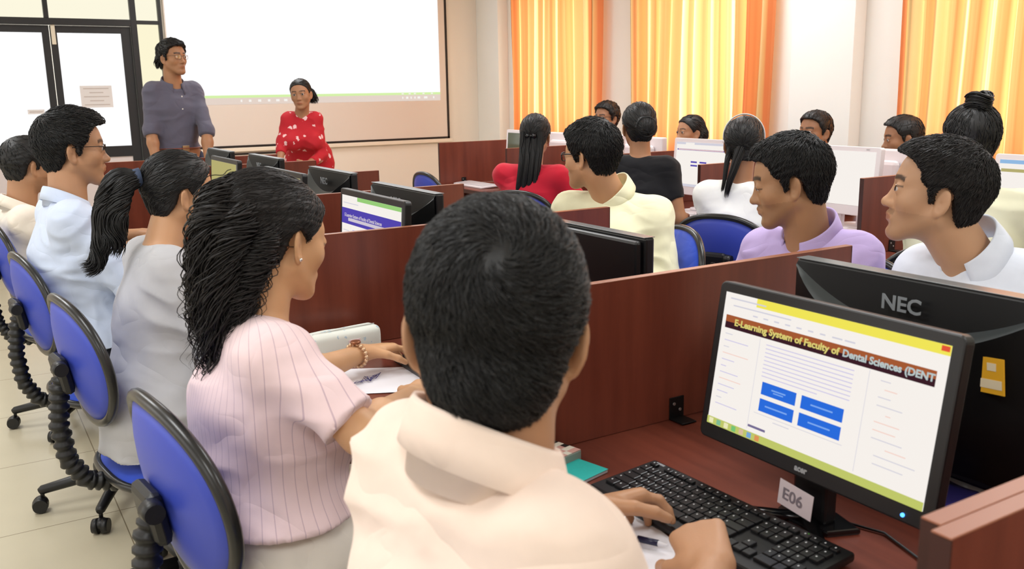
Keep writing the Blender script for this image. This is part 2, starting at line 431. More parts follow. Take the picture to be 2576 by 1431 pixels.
# ------------------------------------------------------------------ skin, hair and cloth
def mat_skin():
    m, t, b = nt('skin')
    a = t.nodes.new('ShaderNodeAttribute'); a.attribute_name = 'Col'
    t.links.new(a.outputs['Color'], b.inputs['Base Color'])
    b.inputs['Roughness'].default_value = .48; b.inputs['Specular IOR Level'].default_value = .4
    b.inputs['Subsurface Weight'].default_value = .12; b.inputs['Subsurface Radius'].default_value = (.010, .004, .002)
    tc = t.nodes.new('ShaderNodeTexCoord'); n = t.nodes.new('ShaderNodeTexNoise'); n.inputs['Scale'].default_value = 420
    t.links.new(tc.outputs['Object'], n.inputs['Vector']); bp = t.nodes.new('ShaderNodeBump'); bp.inputs['Strength'].default_value = .12; bp.inputs['Distance'].default_value = .001
    t.links.new(n.outputs['Fac'], bp.inputs['Height']); t.links.new(bp.outputs[0], b.inputs['Normal'])
    return m
SKIN = mat_skin()
EYE = mat('eye_white', (196, 184, 176), .25, coat=.6); IRIS = mat('iris', (48, 28, 18), .15, coat=1)
HAIR = mat('black_hair', (19, 18, 18), .5, spec=.42, noise=.3, nscale=60)
HAIRB = mat('dark_brown_hair', (25, 21, 20), .5, spec=.42, noise=.35, nscale=60)
SHOE = mat('shoe_leather', (28, 22, 20), .4)
def wrinkle(t, tc, bp, sc=5.5, dist=.022):
    """broad soft creases of worn cloth, as relief"""
    mp = t.nodes.new('ShaderNodeMapping'); mp.inputs['Scale'].default_value = (1, 1, 1.5); mp.inputs['Rotation'].default_value = (.5, .35, .2); t.links.new(tc.outputs['Object'], mp.inputs[0])
    n = t.nodes.new('ShaderNodeTexNoise'); n.inputs['Scale'].default_value = sc; n.inputs['Detail'].default_value = 1.5; n.inputs['Distortion'].default_value = .9; n.inputs['Roughness'].default_value = .4
    t.links.new(mp.outputs[0], n.inputs['Vector'])
    a = t.nodes.new('ShaderNodeMath'); a.operation = 'SUBTRACT'; a.inputs[1].default_value = .5; t.links.new(n.outputs['Fac'], a.inputs[0])
    c = t.nodes.new('ShaderNodeMath'); c.operation = 'MULTIPLY'; t.links.new(a.outputs[0], c.inputs[0]); t.links.new(a.outputs[0], c.inputs[1])
    d = t.nodes.new('ShaderNodeMath'); d.operation = 'POWER'; d.inputs[1].default_value = .45; t.links.new(c.outputs[0], d.inputs[0])
    b2 = t.nodes.new('ShaderNodeBump'); b2.inputs['Strength'].default_value = .6; b2.inputs['Distance'].default_value = dist
    t.links.new(d.outputs[0], b2.inputs['Height']); t.links.new(b2.outputs[0], bp.inputs['Normal'])
def mat_cloth(name, rgb, rough=.85, noise=.03, stripes=None, bscale=900, sheen=.15):
    if name in MATS: return MATS[name]
    m, t, b = nt(name); c = s2l(rgb)
    tc = t.nodes.new('ShaderNodeTexCoord')
    n = t.nodes.new('ShaderNodeTexNoise'); n.inputs['Scale'].default_value = 60; n.inputs['Detail'].default_value = 5
    t.links.new(tc.outputs['Object'], n.inputs['Vector'])
    r = t.nodes.new('ShaderNodeMapRange'); r.inputs[3].default_value = 1-noise; r.inputs[4].default_value = 1+noise
    t.links.new(n.outputs['Fac'], r.inputs[0])
    mx = t.nodes.new('ShaderNodeVectorMath'); mx.operation = 'SCALE'; mx.inputs[0].default_value = c
    t.links.new(r.outputs[0], mx.inputs['Scale']); out = mx.outputs[0]
    if stripes:   # thin woven lines: (direction vector, spacing m, width fraction, colour)
        d, sp, wf, c2 = stripes
        at = t.nodes.new('ShaderNodeAttribute'); at.attribute_name = 'Cloth'
        dp = t.nodes.new('ShaderNodeVectorMath'); dp.operation = 'DOT_PRODUCT'; dp.inputs[1].default_value = d
        t.links.new(at.outputs['Vector'], dp.inputs[0])
        q = t.nodes.new('ShaderNodeMath'); q.operation = 'MULTIPLY'; q.inputs[1].default_value = 1/sp; t.links.new(dp.outputs['Value'], q.inputs[0])
        fr = t.nodes.new('ShaderNodeMath'); fr.operation = 'FRACT'; t.links.new(q.outputs[0], fr.inputs[0])
        lt = t.nodes.new('ShaderNodeMath'); lt.operation = 'LESS_THAN'; lt.inputs[1].default_value = wf; t.links.new(fr.outputs[0], lt.inputs[0])
        mi = t.nodes.new('ShaderNodeMix'); mi.data_type = 'RGBA'; t.links.new(lt.outputs[0], mi.inputs['Factor'])
        t.links.new(out, mi.inputs['A']); mi.inputs['B'].default_value = (*s2l(c2), 1); out = mi.outputs['Result']
    t.links.new(out, b.inputs['Base Color'])
    b.inputs['Roughness'].default_value = rough; b.inputs['Sheen Weight'].default_value = sheen; b.inputs['Specular IOR Level'].default_value = .25
    n2 = t.nodes.new('ShaderNodeTexNoise'); n2.inputs['Scale'].default_value = bscale; t.links.new(tc.outputs['Object'], n2.inputs['Vector'])
    bp = t.nodes.new('ShaderNodeBump'); bp.inputs['Strength'].default_value = .15; bp.inputs['Distance'].default_value = .001
    t.links.new(n2.outputs['Fac'], bp.inputs['Height']); wrinkle(t, tc, bp); t.links.new(bp.outputs[0], b.inputs['Normal'])
    MATS[name] = m; return m

def mat_print(name, base, col2, scale, thr, col3=None):
    """cloth printed with scattered motifs"""
    m, t, b = nt(name); tc = t.nodes.new('ShaderNodeTexCoord')
    v = t.nodes.new('ShaderNodeTexVoronoi'); v.inputs['Scale'].default_value = scale; t.links.new(tc.outputs['Object'], v.inputs['Vector'])
    n = t.nodes.new('ShaderNodeTexNoise'); n.inputs['Scale'].default_value = scale*2.5; t.links.new(tc.outputs['Object'], n.inputs['Vector'])
    s = t.nodes.new('ShaderNodeMath'); s.operation = 'MULTIPLY_ADD'; s.inputs[1].default_value = .9; t.links.new(n.outputs['Fac'], s.inputs[0]); t.links.new(v.outputs['Distance'], s.inputs[2])
    r = ramp(t, [(thr-.02, col2), (thr, base)]); t.links.new(s.outputs[0], r.inputs[0])
    t.links.new(r.outputs[0], b.inputs['Base Color']); b.inputs['Roughness'].default_value = .85
    MATS[name] = m; return m

# ------------------------------------------------------------------ hair styles (in head coordinates)
HL_M = [(.066, .073), (.052, .062), (.042, .047), (.036, .028), (.022, .012), (.014, -.018), (.004, -.020), (.000, .010), (-.014, .020), (-.028, .008), (-.036, -.020), (-.046, -.058), (-.060, -.082), (-.15, -.085), (-.15, .18), (.13, .18), (.13, .090)]
HL_F = [(.071, .070), (.055, .050), (.040, .030), (.026, .010), (.016, -.006), (.004, .006), (-.006, .016), (-.022, .010), (-.032, -.020), (-.044, -.062), (-.055, -.088), (-.15, -.09), (-.15, .18), (.13, .18), (.13, .078)]
def hair_shell(Hc, M, parent, style, name='hair', s=1.0, h=.0035, locks=600, lock_len=.03, lock_w=.0016, lift=.0015, matl=None, seed=0, crown=(.0, -.055, .10)):
    """style: dict(line=polygon, vol=[ellipsoids/capsules], ...)"""
    F = Field((-.125, -.17, -.14), (.125, .13, .16), h)
    X, Y, Z = F.grid((slice(None),)*3); t = style.get('t', .010)
    d = ell_d(X, Y, Z, (0, -.014, .028), (.074+t, .091+t, .081+t*1.15))
    d = smin(d, ell_d(X, Y, Z, (0, .014, .034), (.061+t, .066+t, .060+t)), .02)
    if style.get('top'): d = smin(d, ell_d(X, Y, Z, *style['top']), .03)
    ln = poly_d(Y, Z, style['line'])
    d = smax(d, ln, .006)
    d = smin(d, smax(ell_d(X, Y, Z, (0, -.030, -.035), (.060+t*.3, .052+t*.6, .055)), ln, .006), .02)
    for v in style.get('vol', []):
        d = smin(d, ell_d(X, Y, Z, v[0], v[1]) if len(v) < 4 else cap_d(X, Y, Z, *v), v[2] if len(v) < 4 else .015)
    # keep the hair off the ears
    if not style.get('cover'): d = smax(d, -ell_d(np.abs(X), Y, Z, (.086, -.010, -.016), (.020, .021, .032)), .005)
    F.D = np.broadcast_to(d, F.D.shape).astype(f32).copy()
    V, Q = F.mesh(); V = V.astype(float); N = vnormals(V, Q)
    cr = np.array(crown)
    g = V*np.array([1, 1, 1]); rad = g-cr; fl = rad-N*np.sum(rad*N, 1, keepdims=True)
    ang = np.arctan2(V[:, 0], V[:, 2]-.0); q = np.stack([ang*16+vnoise(V*25, 5+seed)*1.2, V[:, 1]*14, V[:, 2]*8], 1)
    disp = vnoise(q*np.array([1.6, 1, 1]), seed)*style.get('rough', .0028)+vnoise(V*45, seed+9)*style.get('rough', .0028)*.5
    V2 = V+N*disp[:, None]
    W = (V2*s)@M.T+np.asarray(Hc)
    o = mesh_np(name, W, Q, matl or HAIR, parent)
    if locks:
        kd = kdtree.KDTree(len(V2))
        for i, v in enumerate(V2): kd.insert(v, i)
        kd.balance()
        out = N[:, 2] > -2; ids = np.flatnonzero(out & (ln_at(V2, style['line']) < -.002)); ids = rng.choice(ids, min(locks, len(ids)), replace=len(ids) < locks)
        m = 6; paths = np.zeros((len(ids), m, 3)); wd_ = rng.uniform(.6, 1.3, len(ids))*lock_w
        swirl = style.get('swirl', 0); comb = style.get('comb')
        for a, i in enumerate(ids):
            p = Vector(V2[i]); n0 = Vector(N[i]); ph = rng.normal(0, .22); L = lock_len*rng.uniform(.6, 1.25)/(m-1); p = p-n0*.002
            for j in range(m):
                paths[a, j] = p
                r_ = p-Vector(crown); r_ = r_-n0*r_.dot(n0)
                if r_.length < 1e-4: r_ = Vector((1, 0, 0))
                r_.normalize(); w_ = n0.cross(r_); dd = r_*math.cos(swirl+ph)+w_*math.sin(swirl+ph)
                if comb is not None:
                    cvec = Vector(comb(p)); dd = (dd*.45+cvec).normalized()
                p = p+dd*L
                _, ix, _ = kd.find(p); n0 = Vector(N[ix]); off = lift*(j+1)/m*rng.uniform(.3, 1.5)
                p = p-n0*((p-Vector(V2[ix])).dot(n0)-off)
        # drop what strays over the face
        P = (paths*s)@M.T+np.asarray(Hc)
        strands_mesh(P, wd_*s, 'hair_locks', matl or HAIR, o)
    return o
def ln_at(V, line): return poly_d(V[:, 1], V[:, 2], line)

def hang_locks(Hc, M, parent, guides, name, n=400, w=.0022, spread=.02, curl=0, curl_f=0, m=22, matl=None, s=1.0, taper=.5, world=False):
    """long hair following guide polylines. guides: list of (points, radius at top, radius at end); points in head frame unless world"""
    allp = []; ws = []
    for g, (pts, r0, r1) in enumerate(guides):
        G = np.array(pts, float)
        if not world: G = (G*s)@M.T+np.asarray(Hc)
        # resample the guide
        tt = np.linspace(0, 1, len(G)); u = np.linspace(0, 1, m)
        if len(G) > 2:
            # Catmull-Rom smoothing
            Gp = np.vstack([2*G[0]-G[1], G, 2*G[-1]-G[-2]]); k = np.minimum((u*(len(G)-1)).astype(int), len(G)-2); f = (u*(len(G)-1)-k)[:, None]
            p0, p1, p2, p3 = Gp[k], Gp[k+1], Gp[k+2], Gp[k+3]
            C = .5*((2*p1)+(-p0+p2)*f+(2*p0-5*p1+4*p2-p3)*f*f+(-p0+3*p1-3*p2+p3)*f**3)
        else: C = G[0]+(G[-1]-G[0])*u[:, None]
        T = np.gradient(C, axis=0); T /= np.linalg.norm(T, axis=1, keepdims=True)
        A = np.cross(T, [0.3, .2, .9]); A /= np.linalg.norm(A, axis=1, keepdims=True)+1e-9; Bn = np.cross(T, A)
        for i in range(n//len(guides)):
            th = rng.uniform(0, 2*PI); rr = math.sqrt(rng.uniform(0, 1)); R = (r0+(r1-r0)*u)*rr
            end = rng.uniform(taper, 1.0); ph = rng.uniform(0, 2*PI); f_ = curl_f*rng.uniform(.8, 1.25); ca = curl*rng.uniform(.5, 1.4)
            uu = u*end; Cx = np.stack([np.interp(uu, u, C[:, k]) for k in range(3)], 1)
            Ax = np.stack([np.interp(uu, u, A[:, k]) for k in range(3)], 1); Bx = np.stack([np.interp(uu, u, Bn[:, k]) for k in range(3)], 1)
            amp = ca*np.clip(uu*3, 0, 1)
            off = Ax*(R*math.cos(th)+amp*np.cos(f_*uu*2*PI+ph))[:, None]+Bx*(R*math.sin(th)+amp*np.sin(f_*uu*2*PI+ph))[:, None]
            allp.append(Cx+off); ws.append(w*rng.uniform(.6, 1.3))
    return strands_mesh(np.array(allp), np.array(ws), name, matl or HAIR, parent)

# ------------------------------------------------------------------ a person
def ik(a, b, la, lb, pole):
    a = np.asarray(a, float); b = np.asarray(b, float); d = b-a; L = np.linalg.norm(d); Lm = min(L, la+lb-.004); u = d/L
    x = (la*la-lb*lb+Lm*Lm)/(2*Lm); h = math.sqrt(max(la*la-x*x, 0)); p = np.asarray(pole, float); p = nrm(p-u*np.dot(p, u))
    return a+u*x+p*h
def fold_disp(V, N, amp, f=1.0, seed=0):
    q = V*np.array([9, 9, 16])*f
    w = vnoise(V*4*f, seed+3)[:, None]*1.6
    r = np.abs(vnoise(q+w, seed))             # ridged: creases
    return V-N*((r*.9+vnoise(V*30*f, seed+1)*.12-.2)*amp)[:, None]

def person(label, Hc, face, body=None, **k):
    """Hc head centre (world); face/body: world angle of the facing direction, degrees"""
    sex = k.get('sex', 'm'); f_ = sex == 'f'; s = k.get('s', .95 if f_ else 1.0)
    Hc = np.array(Hc, float); fa = math.radians(face); ba = math.radians(face if body is None else body)
    M = head_matrix(fa, math.radians(k.get('pitch', 0)), math.radians(k.get('roll', 0)))
    Fw = np.array([math.cos(ba), math.sin(ba), 0]); Rt = np.array([math.sin(ba), -math.cos(ba), 0]); Up = np.array([0, 0, 1.])
    L = lambda r, f, u: Rt*r+Fw*f+Up*u           # local offset
    neck_lean = k.get('lean', .05); stand = k.get('stand', False)
    nb = Hc+L(0, -neck_lean, -.178*s)             # base of the neck
    if 'nb' in k: nb = np.array(k['nb'], float)+Up*.028
    pz = k.get('pelvis_z', .97 if stand else .60)
    pel = np.array([nb[0], nb[1], pz])+L(0, -k.get('back', .10), 0)
    if 'pel' in k: pel = np.array(k['pel'], float)+(0 if stand else Up*.03)
    root = thing('person', label, 'person', (pel[0], pel[1], 0)); O = np.array([pel[0], pel[1], 0])
    sw = k.get('sw', .142 if f_ else .165); h = k.get('h', .007); hf = k.get('hf', .004)
    global SEAT
    SEAT = None if stand else (pel[0]+Fw[0]*.03, pel[1]+Fw[1]*.03)
    st = k.get('tilt', 0)                         # shoulder tilt
    shR = nb+L(sw, -.005, -.045*s-st); shL = nb+L(-sw, -.005, -.045*s+st)
    if 'shR' in k: shR = np.array(k['shR'], float)*.86+nb*.14+Up*.018
    if 'shL' in k: shL = np.array(k['shL'], float)*.86+nb*.14+Up*.018
    la, lb = (.27, .245) if f_ else (.295, .265)
    wR = np.array(k['wR'], float) if 'wR' in k else (shR+L(.04, .34, -.30) if not stand else shR+L(.07, .02, -.54))
    wL = np.array(k['wL'], float) if 'wL' in k else (shL+L(-.04, .34, -.30) if not stand else shL+L(-.07, .02, -.54))
    eR = k.get('eR'); eL = k.get('eL')
    eR = np.array(eR, float) if eR is not None else ik(shR, wR, la, lb, L(.5, -.6, -.8))
    eL = np.array(eL, float) if eL is not None else ik(shL, wL, la, lb, L(-.5, -.6, -.8))
    hipR, hipL = pel+L(.09, 0, -.02), pel+L(-.09, 0, -.02)
    if stand:
        kR, kL = hipR+L(.02, .02, -.43), hipL+L(-.02, .02, -.43); aR, aL = kR+L(.0, -.03, -.40), kL+L(0, -.03, -.40)
        aR[2] = aL[2] = .09
    else:
        kl = k.get('thigh', .42); kR, kL = hipR+L(.05, kl, -.03), hipL+L(-.05, kl, -.03); aR, aL = kR+L(0, .00, 0), kL+L(0, .03, 0); aR[2] = aL[2] = .09
    chest = nb+L(0, -.005, -.18*s)
    g = .88 if f_ else 1.0; gb = k.get('girth', 1.0)
    bust = k.get('bust', .0)
    def torso(F, e, pelvis=True, drape=0, upto=None):
        rr = .118*g*gb+e
        mid = chest*.5+(pel+Up*.12)*.5
        F.cap(chest+L(.045, .0, .0), mid+L(.03, .0, 0), rr+.008, rr-.004+drape*.5, k=.05, flat=(Fw, .86))
        F.cap(chest+L(-.045, .0, .0), mid+L(-.03, .0, 0), rr+.008, rr-.004+drape*.5, k=.05, flat=(Fw, .86))
        F.cap(mid, pel+Up*.04, rr+.006+drape*.5, rr+.022+drape, k=.05, flat=(Fw, .84))
        F.cap(shR*.86+chest*.14, shL*.86+chest*.14, .052*g+e, k=.05)
        F.cap(nb+L(0, -.005, -.035), shR+L(-.02, -.005, .012), .038*g+e*.6, .038*g+e, k=.045)
        F.cap(nb+L(0, -.005, -.035), shL+L(.02, -.005, .012), .038*g+e*.6, .038*g+e, k=.045)
        if f_:
            for sx in (-1, 1): F.ell(chest+L(.075*sx, .085, -.03), (.055+e, .05+e, .055+e), k=.05)
        if pelvis: F.cap(pel+L(.07, -.02, .0), pel+L(-.07, -.02, .0), .112*gb+e+drape, k=.06)
    # ---- body: one continuous surface
    sk = np.array(s2l(k.get('skin', (176, 122, 88))))
    pts = np.array([Hc+(0, 0, .16), Hc-.15, Hc+.15, shR, shL, wR, wL, pel, kR, kL, aR, aL, eR, eL])
    lo = pts.min(0)-.17; hi = pts.max(0)+.17; lo[2] = -.01; hi[2] = Hc[2]+.16
    fine = [(Hc-.135, Hc+.135)]
    if k.get('fine_hands', False):
        for q in k['fine_hands']: q = np.array(q); fine.append((q-.115, q+.115))
    F = Field(lo, hi, h, fine, hf)
    if k.get('legs', True):
        for hp, kn, an in ((hipR, kR, aR), (hipL, kL, aL)):
            F.cap(hp, kn, .072*gb, .050, k=.03); F.cap(kn, an, .050, .034, k=.03)
            F.cap(an+L(0, -.03, -.045), an+L(0, .13, -.055), .034, .028, k=.03)
    torso(F, 0)
    nt0 = Hc+M@np.array([0, -.022, -.062])*s
    nr = (.048 if f_ else .057)*k.get('neck', 1)
    F.cap(nt0, nb+L(0, .004, -.02), nr, nr+.003, k=.02)
    for sh, el, wr, sx in ((shR, eR, wR, 1), (shL, eL, wL, -1)):
        F.cap(sh, el, .046*g, .038*g, k=.03); F.cap(el, el+(wr-el)*.35, .037*g, .038*g, k=.02); F.cap(el+(wr-el)*.35, wr, .038*g, .0245*g, k=.02, flat=None)
    for sx, wr, el, key in ((1, wR, eR, 'hR'), (-1, wL, eL, 'hL')):
        hd = k.get(key, {}); d = hd.get('d', nrm(wr-el)+np.array([0, 0, -.0])); n = hd.get('n', -Up if not stand else -Rt*sx)
        for a, b, ra, rb, kk in hand_caps(wr, d, n, sx, hd.get('curl', .45), hd.get('spread', .14), hd.get('thumb', .5), s*(.92 if f_ else 1.0), hd.get('each')):
            F.cap(a, b, ra, rb, k=kk)
    add_head(F, Hc, M, sex, k.get('eyes', 'open'), k.get('w', 1.0), s)
    carve(F)
    V, Q = F.mesh()
    Hl = ((V-Hc)@M)/s; ax = np.abs(Hl[:, 0]); col = np.tile(sk, (len(V), 1))
    col *= (1+.06*vnoise(V*22, 3))[:, None]
    def blend(mask, c, a=1.0):
        mk = (np.clip(mask, 0, 1)*a)[:, None]; col[:] = col*(1-mk)+np.array(c)*mk
    lip = (1-np.sqrt((ax/.025)**2+((Hl[:, 2]+.0665)/.0105)**2))*3; lip = np.where(Hl[:, 1] > .06, lip, 0)
    blend(lip, sk*np.array(k.get('lip', (.84, .58, .58) if f_ else (.86, .68, .66))), .85)
    by = .0235+.10*np.clip(ax-.014, 0, 1)-4.5*np.clip(ax-.034, 0, 1)**1.5*.5
    br = np.where((ax > .011) & (ax < .052) & (Hl[:, 1] > .035), 1-np.abs(Hl[:, 2]-by)/(.0052 if not f_ else .0035)+.35, 0)
    blend(br*1.6, s2l((30, 22, 18)), .88)
    if not f_ and k.get('beard', .35):
        bd = np.where((Hl[:, 2] < -.048) & (Hl[:, 1] > -.0), 1-np.clip((np.abs(Hl[:, 2]+.082)-.034)/.01, 0, 1), 0); bd = np.where(lip > .1, 0, bd)*np.clip((Hl[:, 1]+.01)/.03, 0, 1)
        mst = np.where((ax < .026) & (Hl[:, 1] > .07) & (Hl[:, 2] < -.047) & (Hl[:, 2] > -.060), 1, 0)
        blend(bd, sk*.42, k.get('beard', .35)); blend(mst, sk*.35, k.get('moustache', .35))
    blend(np.where((Hl[:, 1] > .066) & (ax > .017) & (ax < .050), 1.2-np.abs(Hl[:, 2]-(.0064 if k.get('eyes', 'open') == 'open' else -.0045))/.0026, 0), s2l((28, 18, 15)), .8)
    lip0 = np.where(np.linalg.norm(V-Hc, axis=1) < .16, 1, 0)
    mesh_np('body', V-O, Q, SKIN, root, col=col)
    # eyeballs
    if k.get('eyes', 'open') != 'none':
        look = k.get('look', (0, 0))
        for sx in (-1, 1):
            b = MB(); b.sphere((0, 0, 0), .0136*s, n=20)
            b.mi = 1
            gz = Vector((math.sin(math.radians(look[0])), math.cos(math.radians(look[0])), math.sin(math.radians(look[1])))).normalized()
            # iris as a slightly raised disc
            bb = bmesh.new(); bmesh.ops.create_uvsphere(bb, u_segments=16, v_segments=8, radius=.0076*s)
            qm = gz.to_track_quat('Z', 'Y').to_matrix().to_4x4(); 
            for v in bb.verts: v.co.z *= .3
            b.add(bb, Matrix.Translation(gz*.0125*s) @ qm)
            e = b.build('eye', [EYE, IRIS], root)
            c = Hc+M@np.array([sx*.0318, .0738, 0])*s-O
            mm = Matrix([list(r) for r in M]).to_4x4(); mm.translation = Vector(c); e.matrix_local = mm
    P = dict(root=root, O=O, Hc=Hc-O, M=M, s=s, nb=nb-O, chest=chest-O, pel=pel-O, shR=shR-O, shL=shL-O, eR=eR-O, eL=eL-O, wR=wR-O, wL=wL-O, L=L, Fw=Fw, Rt=Rt, hipR=hipR-O, hipL=hipL-O, kR=kR-O, kL=kL-O, aR=aR-O, aL=aL-O, g=g, gb=gb, f=f_, nr=nr, lo=lo-O, hi=hi-O, h=h, k=k, stand=stand)
    dress(P, torso)
    style = k.get('hair')
    if style: style(P)
    if k.get('glasses'): glasses(P, **k['glasses'])
    return P

SEAT = None
def carve(F):
    """flesh and cloth give way to the desk tops they rest on and to the seat"""
    for x0, x1, y0, y1 in ((-1.05, .0, -2, 4.4), (1.33, 2.38, .05, 4.8)):
        sl = F.sl((x0-.02, y0, .70), (x1+.02, y1, .77)); X, Y, Z = F.grid(sl)
        if 0 in F.D[sl].shape: continue
        d = np.maximum(np.maximum(x0-.006-X, X-x1-.006), np.maximum(np.maximum(.72-Z, Z-.7525), np.maximum(y0-Y, Y-y1)))
        F.D[sl] = np.maximum(F.D[sl], -d.astype(f32))
    if SEAT:
        cx, cy = SEAT; sl = F.sl((cx-.3, cy-.3, .36), (cx+.3, cy+.3, .50)); X, Y, Z = F.grid(sl)
        if 0 in F.D[sl].shape: return
        d = np.maximum(np.sqrt((X-cx)**2+(Y-cy)**2)-.262, np.maximum(.37-Z, Z-.482)); F.D[sl] = np.maximum(F.D[sl], -d.astype(f32))
def settle(V):
    for x0, x1, y0, y1 in ((-1.055, .005, -2, 4.4), (1.325, 2.385, .05, 4.8)):
        q = (V[:, 0] > x0) & (V[:, 0] < x1) & (V[:, 1] > y0) & (V[:, 1] < y1)
        V[q & (V[:, 2] > .737) & (V[:, 2] < .7528), 2] = .7528; V[q & (V[:, 2] <= .737) & (V[:, 2] > .718), 2] = .718
    if SEAT:
        q = (np.hypot(V[:, 0]-SEAT[0], V[:, 1]-SEAT[1]) < .262) & (V[:, 2] > .42) & (V[:, 2] < .4835); V[q, 2] = .4835
def cloth_mesh(P, F, name, matl, amp=.006, f=1.0, seed=0, axes=None):
    carve(F)
    V, Q = F.mesh(); V = V.astype(float); N = vnormals(V, Q); V = fold_disp(V, N, amp, f, seed); settle(V)
    o = mesh_np(name, V-P['O'], Q, matl, P['root'])
    at = o.data.attributes.new('Cloth', 'FLOAT_VECTOR', 'POINT')
    R, Fw = P['Rt'], P['Fw']; c = P['chest']+P['O']; q = V-c
    if axes is not None:
        C = axes(V)
    else: C = np.stack([np.arctan2(q@R, -(q@Fw))*.155, q@Fw, q[:, 2]], 1)
    at.data.foreach_set('vector', C.astype(f32).ravel()); return o

def dress(P, torso):
    k = P['k']; O = P['O']; L = P['L']; g = P['g']; w = lambda n: P[n]+O
    sh = k.get('shirt'); Up = np.array([0, 0, 1.]); h = k.get('hs', .008)
    pel, nb = w('pel'), w('nb')
    if sh:
        sl = sh.get('sleeve', 1.0)       # 1 = full length, .5 = short
        F = Field(P['lo']+O, (P['hi']+O)*np.array([1, 1, 0])+np.array([0, 0, nb[2]+.08]), h)
        torso(F, sh.get('e', .014), drape=sh.get('drape', .01))
        hem = sh.get('hem')
        if hem: # skirt of a tunic falling from the waist
            F.cap(pel+L(0, -.02, .05), pel+L(0, -.04, -hem), .155, .19, k=.05, flat=(P['Fw'], .8))
            for kn in ('kR', 'kL'): F.cap(pel+L(0, 0, 0), pel*.5+w(kn)*.5, .12, .10, k=.06)
        F.cut((0, 0, pel[2]-(hem if hem else sh.get('len', -.02))), (0, 0, -1))
        sp = []
        for a, b, c in (('shR', 'eR', 'wR'), ('shL', 'eL', 'wL')):
            a, b, c = w(a), w(b), w(c); r0 = .045*g+sh.get('es', .014)*.7; r1 = .037*g+sh.get('es', .014)*sh.get('flare', 1.0)
            if sl <= .5:
                e = a+(b-a)*(sl*2); F.cap(a, b, r0, r1, k=.035, cuts=[(e, b-a)])
            else:
                t = (sl-.5)*2; e = b+(c-b)*t; F.cap(a, b, r0, r1, k=.035)
                F.cap(b, c, r1, (.030*g+sh.get('es', .014)*.8)*1.0, k=.03, cuts=[(e, c-b)]); e = b+(c-b)*t
                sp.append((e, nrm(c-b), (.0425*g+(.030-.0425)*g*t)+sh.get('es', .014)*.85))
        # neckline: carve a shallow bowl so the neck shows
        nl = sh.get('neck', .0)
        if not sh.get('collar'): F.cap(nb+L(0, .02, .035), nb+L(0, .06, .12), P['nr']+nl, k=.012, op='sub')
        if sh.get('vneck'):
            F.cap(nb+L(0, .05, .02), nb+L(0, .12, -sh['vneck']), .045, .008, k=.008, op='sub')
        cloth_mesh(P, F, sh.get('name', 'shirt'), sh['m'], sh.get('amp', .008), sh.get('f', 1.0), sh.get('seed', 0), sh.get('axes'))
        for e, d, r in sp:
            if sh.get('cuff', True):
                b = MB(); b.tube([e-d*.055-O, e-d*.045-O, e+d*.004-O, e+d*.006-O], [r*.96, r*1.05, r*1.02, r*.9], n=20); b.build('cuff', sh['m'], P['root'])
        if sh.get('collar'): collar(P, sh)
        if sh.get('buttons'):
            for i in range(sh['buttons']):
                q = nb+L(0, .105-.006*i+.02, -.085-.085*i)-O; b = MB(); b.lathe([(.005, 0), (.0055, .0015), (.004, .0025)], 12, Matrix.Translation(q) @ Vector(P['Fw']).to_track_quat('Z', 'Y').to_matrix().to_4x4())
                b.build('button', mat('shirt_button', (228, 224, 216), .3), P['root'])
    pt = k.get('trousers')
    if pt and k.get('legs', True):
        e = .014
        F = Field(P['lo']+O, (P['hi']+O)*np.array([1, 1, 0])+np.array([0, 0, pel[2]+.14]), max(h, .009))
        F.cap(pel+L(.07, -.02, .0), pel+L(-.07, -.02, .0), .112*P['gb']+e*.6, k=.05)
        F.cap(pel+L(0, -.01, .02), pel+L(0, -.01, .10), .118*P['gb']+.008, .116*P['gb'], k=.04, flat=(P['Fw'], .84))
        for a, b, c in (('hipR', 'kR', 'aR'), ('hipL', 'kL', 'aL')):
            a, b, c = w(a), w(b), w(c); F.cap(a, b, .082*P['gb']+e, .056+e, k=.04); F.cap(b, c, .056+e, .042+e, k=.03, cuts=[(c+np.array([0, 0, -.01]), (0, 0, -1))])
        F.cut((0, 0, pel[2]+.12), (0, 0, 1))
        cloth_mesh(P, F, pt.get('name', 'trousers'), pt['m'], .008, 1.0, 4)
        for a in ('aR', 'aL'):
            c = w(a); F = Field(c-np.array([.2, .2, .1]), c+np.array([.2, .2, .08]), .008)
            F.cap(c+L(0, -.035, -.045), c+L(0, .13, -.052), .042, .036, k=.02); F.cap(c+L(0, -.035, -.04), c+L(0, -.035, .0), .042, .044, k=.02)
            F.cut((0, 0, .004), (0, 0, -1)); F.cut((0, 0, c[2]+.03), (0, 0, 1)); V, Q = F.mesh(); mesh_np('shoe', V-O, Q, SHOE, P['root'])

